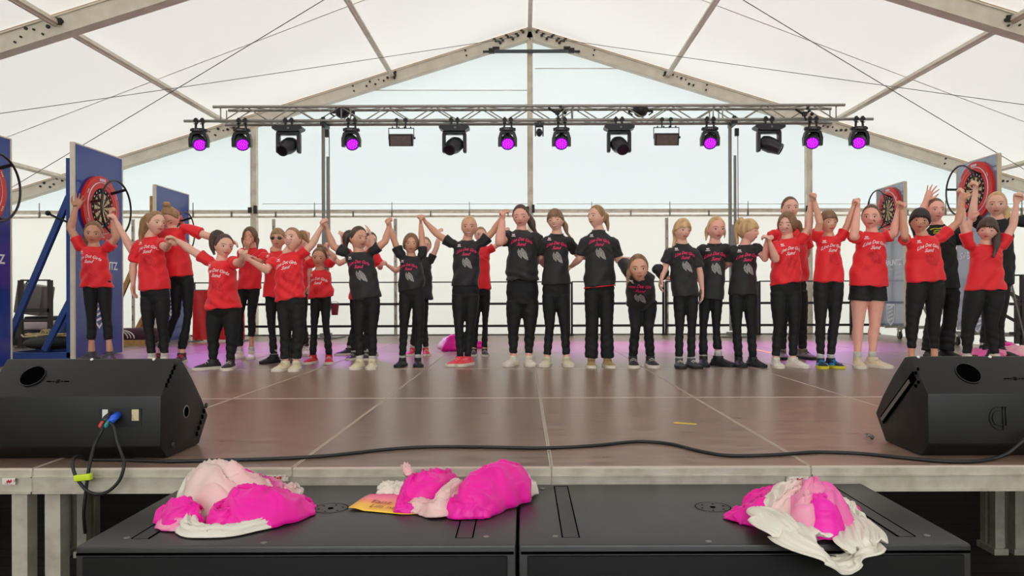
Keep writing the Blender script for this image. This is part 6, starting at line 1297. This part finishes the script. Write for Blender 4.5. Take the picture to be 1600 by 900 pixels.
 dict(n=23, yf=574, H=(1119, 358), hp=40, rot=(6, 6, 0), hair='blond', hs='back', SL=(1096, 387), SR=(1136, 386), EL=(1095, 414, .08), WL=(1098, 436, .14), HL=(1100, 448, .14), ER=(1140, 410, .06), WR=(1152, 417, .18), HR=(1160, 419, .2), hem=((1093, 468), (1131, 468)), hips=(1092, 1130), kn=((1099, 508), (1119, 508)), an=((1099, 555), (1122, 554)), toe=(-12, 38), shoe='black', shirt='b', skin='p', locks=[((-.30, .10, .15), [(1105, 362, .03), (1103, 376, .03)], .020), ((.30, .12, .15), [(1132, 362, .04), (1132, 372, .05)], .012)], hth=.8, cuff=(0, .5), proot=(0, .4, .4), label='frowning girl in black shirt with straight blond hair and bare forehead'),
 dict(n=22, yf=576.5, H=(1066, 360), hp=36.5, rot=(18, 4, 4), hair='blond', hs='bangs', SL=(1044, 392), SR=(1088, 392), EL=(1040, 416), WL=(1034, 434, -.04), HL=(1030, 449, -.05), HLo=dict(n=(1, 0, 0), c=.35, s=.3), ER=(1093, 424), WR=(1097, 451), HR=(1098, 468), HRo=dict(n=(-1, 0, 0), c=.25), hem=((1049, 464), (1092, 463)), hips=(1051, 1092), kn=((1062, 510), (1081, 510)), an=((1061, 558), (1080, 558)), toe=(-3, 14), shoe='grey', shirt='b', pony=[(1056, 370, .04), (1053, 380, .02), (1050, 386, 0)], pr=.022, proot=(-.15, .38, .0), hth=.9, skin='f', label='girl in black shirt with thick blond fringe, both arms hanging, right of the bowing girl'),
 dict(n=24, yf=575, H=(1170, 361.5), hp=38, rot=(58, 2, 0), hair='blond', hs='bangs', SL=(1143, 388), SR=(1183, 387), EL=(1138, 410, .08), WL=(1133, 418, .2), HL=(1128, 420, .22), ER=(1195, 404, -.06), WR=(1197, 382, -.1), HR=(1200, 371, -.1), HRo=CRr, hem=((1138, 461), (1183, 460)), hips=(1138, 1183), kn=((1151, 509), (1174, 509)), an=((1154, 557), (1176, 556)), toe=(-4, 18), shoe='black', shirt='b', pony=[(1156, 350), (1151, 365), (1152, 382)], pr=.034, proot=(0, .34, .42), tie=1, skin='p', mouth=.3, sock=2, label='blond girl in black shirt with pink scrunchie, looking right'),
 dict(n=25, yf=563, H=(1234, 326), hp=38, rot=(-2, 0, 0), hair='brown', SL=(1205, 364), SR=(1260, 362), EL=(1202, 392, .08), WL=(1212, 412, .16), HL=(1220, 418, .16), ER=(1262, 392, .08), WR=(1252, 412, .16), HR=(1246, 418, .16), hem=((1208, 440), (1263, 440)), hips=(1212, 1262), kn=((1222, 502), (1253, 502)), an=((1222, 545), (1254, 545)), toe=(-10, 18), shoe='olive', shirt='r', print=0, hth=.7, waist=.2, k=1.02, label='tall girl in red shirt standing behind the giggling girl'),
 dict(n=26, yf=576, H=(1230, 351), hp=38.5, rot=(-38, 10, 6), hair='lbrown', hs='side', SL=(1210, 381), SR=(1251, 376), EL=(1212, 405, -.10), WL=(1204, 382, -.14), HL=(1199, 371, -.12), HLo=dict(n=(-1, 0, -.4), c=.8), ER=(1263, 357), WR=(1267, 318), HR=(1267, 303), HRo=CRr, hem=((1203, 447), (1252, 438)), hips=(1203, 1253), kn=((1217, 509), (1241, 509)), an=((1212, 556), (1239, 556)), toe=(-6, 24), shoe='white', shirt='r', pony=[(1246, 350), (1251, 358), (1252, 367)], pr=.030, proot=(.1, .44, .05), mouth=.9, eyes='closed', paint=[(.10, -.12, .06, -.04, M_FP)], sock=0, fold=.8, ar=1.05, label='giggling girl in red shirt looking down, just right of the black shirts'),
 dict(n=27, yf=577, H=(1294, 348), hp=37, rot=(4, 4, 0), hair='lbrown', hs='short', SL=(1275, 372), SR=(1315, 371), EL=(1281, 348, -.06), WL=(1273, 316), HL=(1271, 302), HLo=CL, ER=(1325, 350), WR=(1333, 324), HR=(1336, 311), HRo=CRr, hem=((1270, 441), (1319, 441)), hips=(1270, 1319), kn=((1282, 500), (1304, 500)), an=((1282, 554), (1298, 554)), toe=(-12, 12), shoe='blue', shirt='r', skin='m', label='child in red shirt with short hair and blue-black shoes with yellow soles'),
 dict(n=28, yf=577, H=(1361, 339.5), hp=41, rot=(-28, 4, 2), hair='brown', hth=.6, SL=(1338, 369), SR=(1387, 370), EL=(1334, 370, -.12), WL=(1340, 328, -.04), HL=(1341, 312), HLo=CL, ER=(1397, 365, -.04), WR=(1403, 332), HR=(1407, 318), HRo=CRr, hem=((1326, 447), (1387, 448)), hips=(1329, 1384), kn=((1341, 503), (1367, 503)), an=((1340, 552), (1363, 552)), toe=(-14, 30), shoe='beige', shirt='r', shorts=.32, bun=(0, .45, .3, .03), skin='p', ar=1.1, lw=1.02, waist=.165, paint=[(.12, -.12, .05, -.06, M_FP)], label='girl in red shirt and black shorts with bare legs, both hands held high'),
 dict(n=30, yf=562, H=(1461, 329), hp=40, rot=(-6, 2, 2), hair='brown', hth=.5, SL=(1437, 366), SR=(1493, 362), EL=(1434, 348), WL=(1447, 313), HL=(1455, 297), HLo=dict(n=(0, -1, 0), c=.05, s=.9), ER=(1507, 380, .02), WR=(1516, 345, .02), HR=(1520, 332), HRo=CRr, hem=((1450, 452), (1499, 450)), hips=(1452, 1500), kn=((1457, 502), (1484, 502)), an=((1453, 545), (1477, 545)), toe=(-8, 8), shoe='black', shirt='k', print=0, slv=.85, flare=.9, yellow=(1466, 359, -.1), k=1.0, ar=1.1, skin='p', label='adult in black shirt with yellow print, one open hand in the air'),
 dict(n=29, yf=577, H=(1437, 346), hp=39, rot=(-22, 2, 6), hair='black', hs='bangs', hth=1.25, SL=(1414, 376), SR=(1470, 372), EL=(1414, 370, -.12), WL=(1410, 330, -.06), HL=(1407, 314, -.04), HLo=CL, ER=(1497, 347), WR=(1504, 316), HR=(1507, 300), HRo=CRr, hem=((1416, 442), (1477, 438)), hips=(1417, 1477), kn=((1426, 498), (1459, 498)), an=((1424, 548), (1460, 548)), toe=(-8, 8), shoe='white', shirt='r', skin='t', waist=.165, cuff=(.2, .2), sock=0, paint=[(.12, -.08, .05, -.03, M_FP)], label='girl in red shirt with thick straight dark fringe, both arms raised'),
 dict(n=32, yf=561, H=(1557, 320), hp=41, rot=(-32, 4, 2), hair='blond', SL=(1534, 352), SR=(1584, 346), EL=(1519, 341, -.06), WL=(1524, 300, -.04), HL=(1524, 284, -.02), HLo=CL, ER=(1606, 345), WR=(1625, 335), HR=(1636, 331), HRo=CRr, hem=((1538, 446), (1584, 444)), hips=(1534, 1578), kn=((1542, 500), (1562, 500)), an=((1538, 545), (1562, 545)), toe=(-8, 8), shoe='black', shirt='k', print=0, slv=.9, locks=[((.20, .30, .05), [(1571, 330, .05), (1574, 350, .0), (1568, 370, -.06)], .040), ((.05, .42, .10), [(1572, 335, .08), (1580, 355, .04), (1572, 376, -.02)], .040)], hth=.8, k=1.0, label='tall woman in black with long blond hair at the right edge'),
 dict(n=31, yf=573, H=(1543, 360), hp=39, rot=(-34, 8, 6), hair='dbrown', hs='bangs', hth=1.1, SL=(1514, 384), SR=(1566, 384), EL=(1503, 343), WL=(1501, 311), HL=(1504, 296), HLo=CL, ER=(1583, 352), WR=(1588, 318), HR=(1590, 304), HRo=dict(n=(-.3, -1, 0), c=.95), hem=((1507, 454), (1572, 453)), hips=(1508, 1570), kn=((1513, 508), (1548, 504)), an=((1511, 553), (1554, 553)), toe=(-8, 8), shoe='white', shirt='r', print=0, pony=[(1556, 368, .0), (1557, 384, -.10), (1552, 402, -.12)], pr=.042, proot=(.15, .42, .1), waist=.15, paint=[(.10, -.08, .09, .03, M_FPP)], eyes='closed', label='girl with long dark ponytail and fists up, furthest right of the red shirts'),
]
for P in PEOPLE:
    person(P)
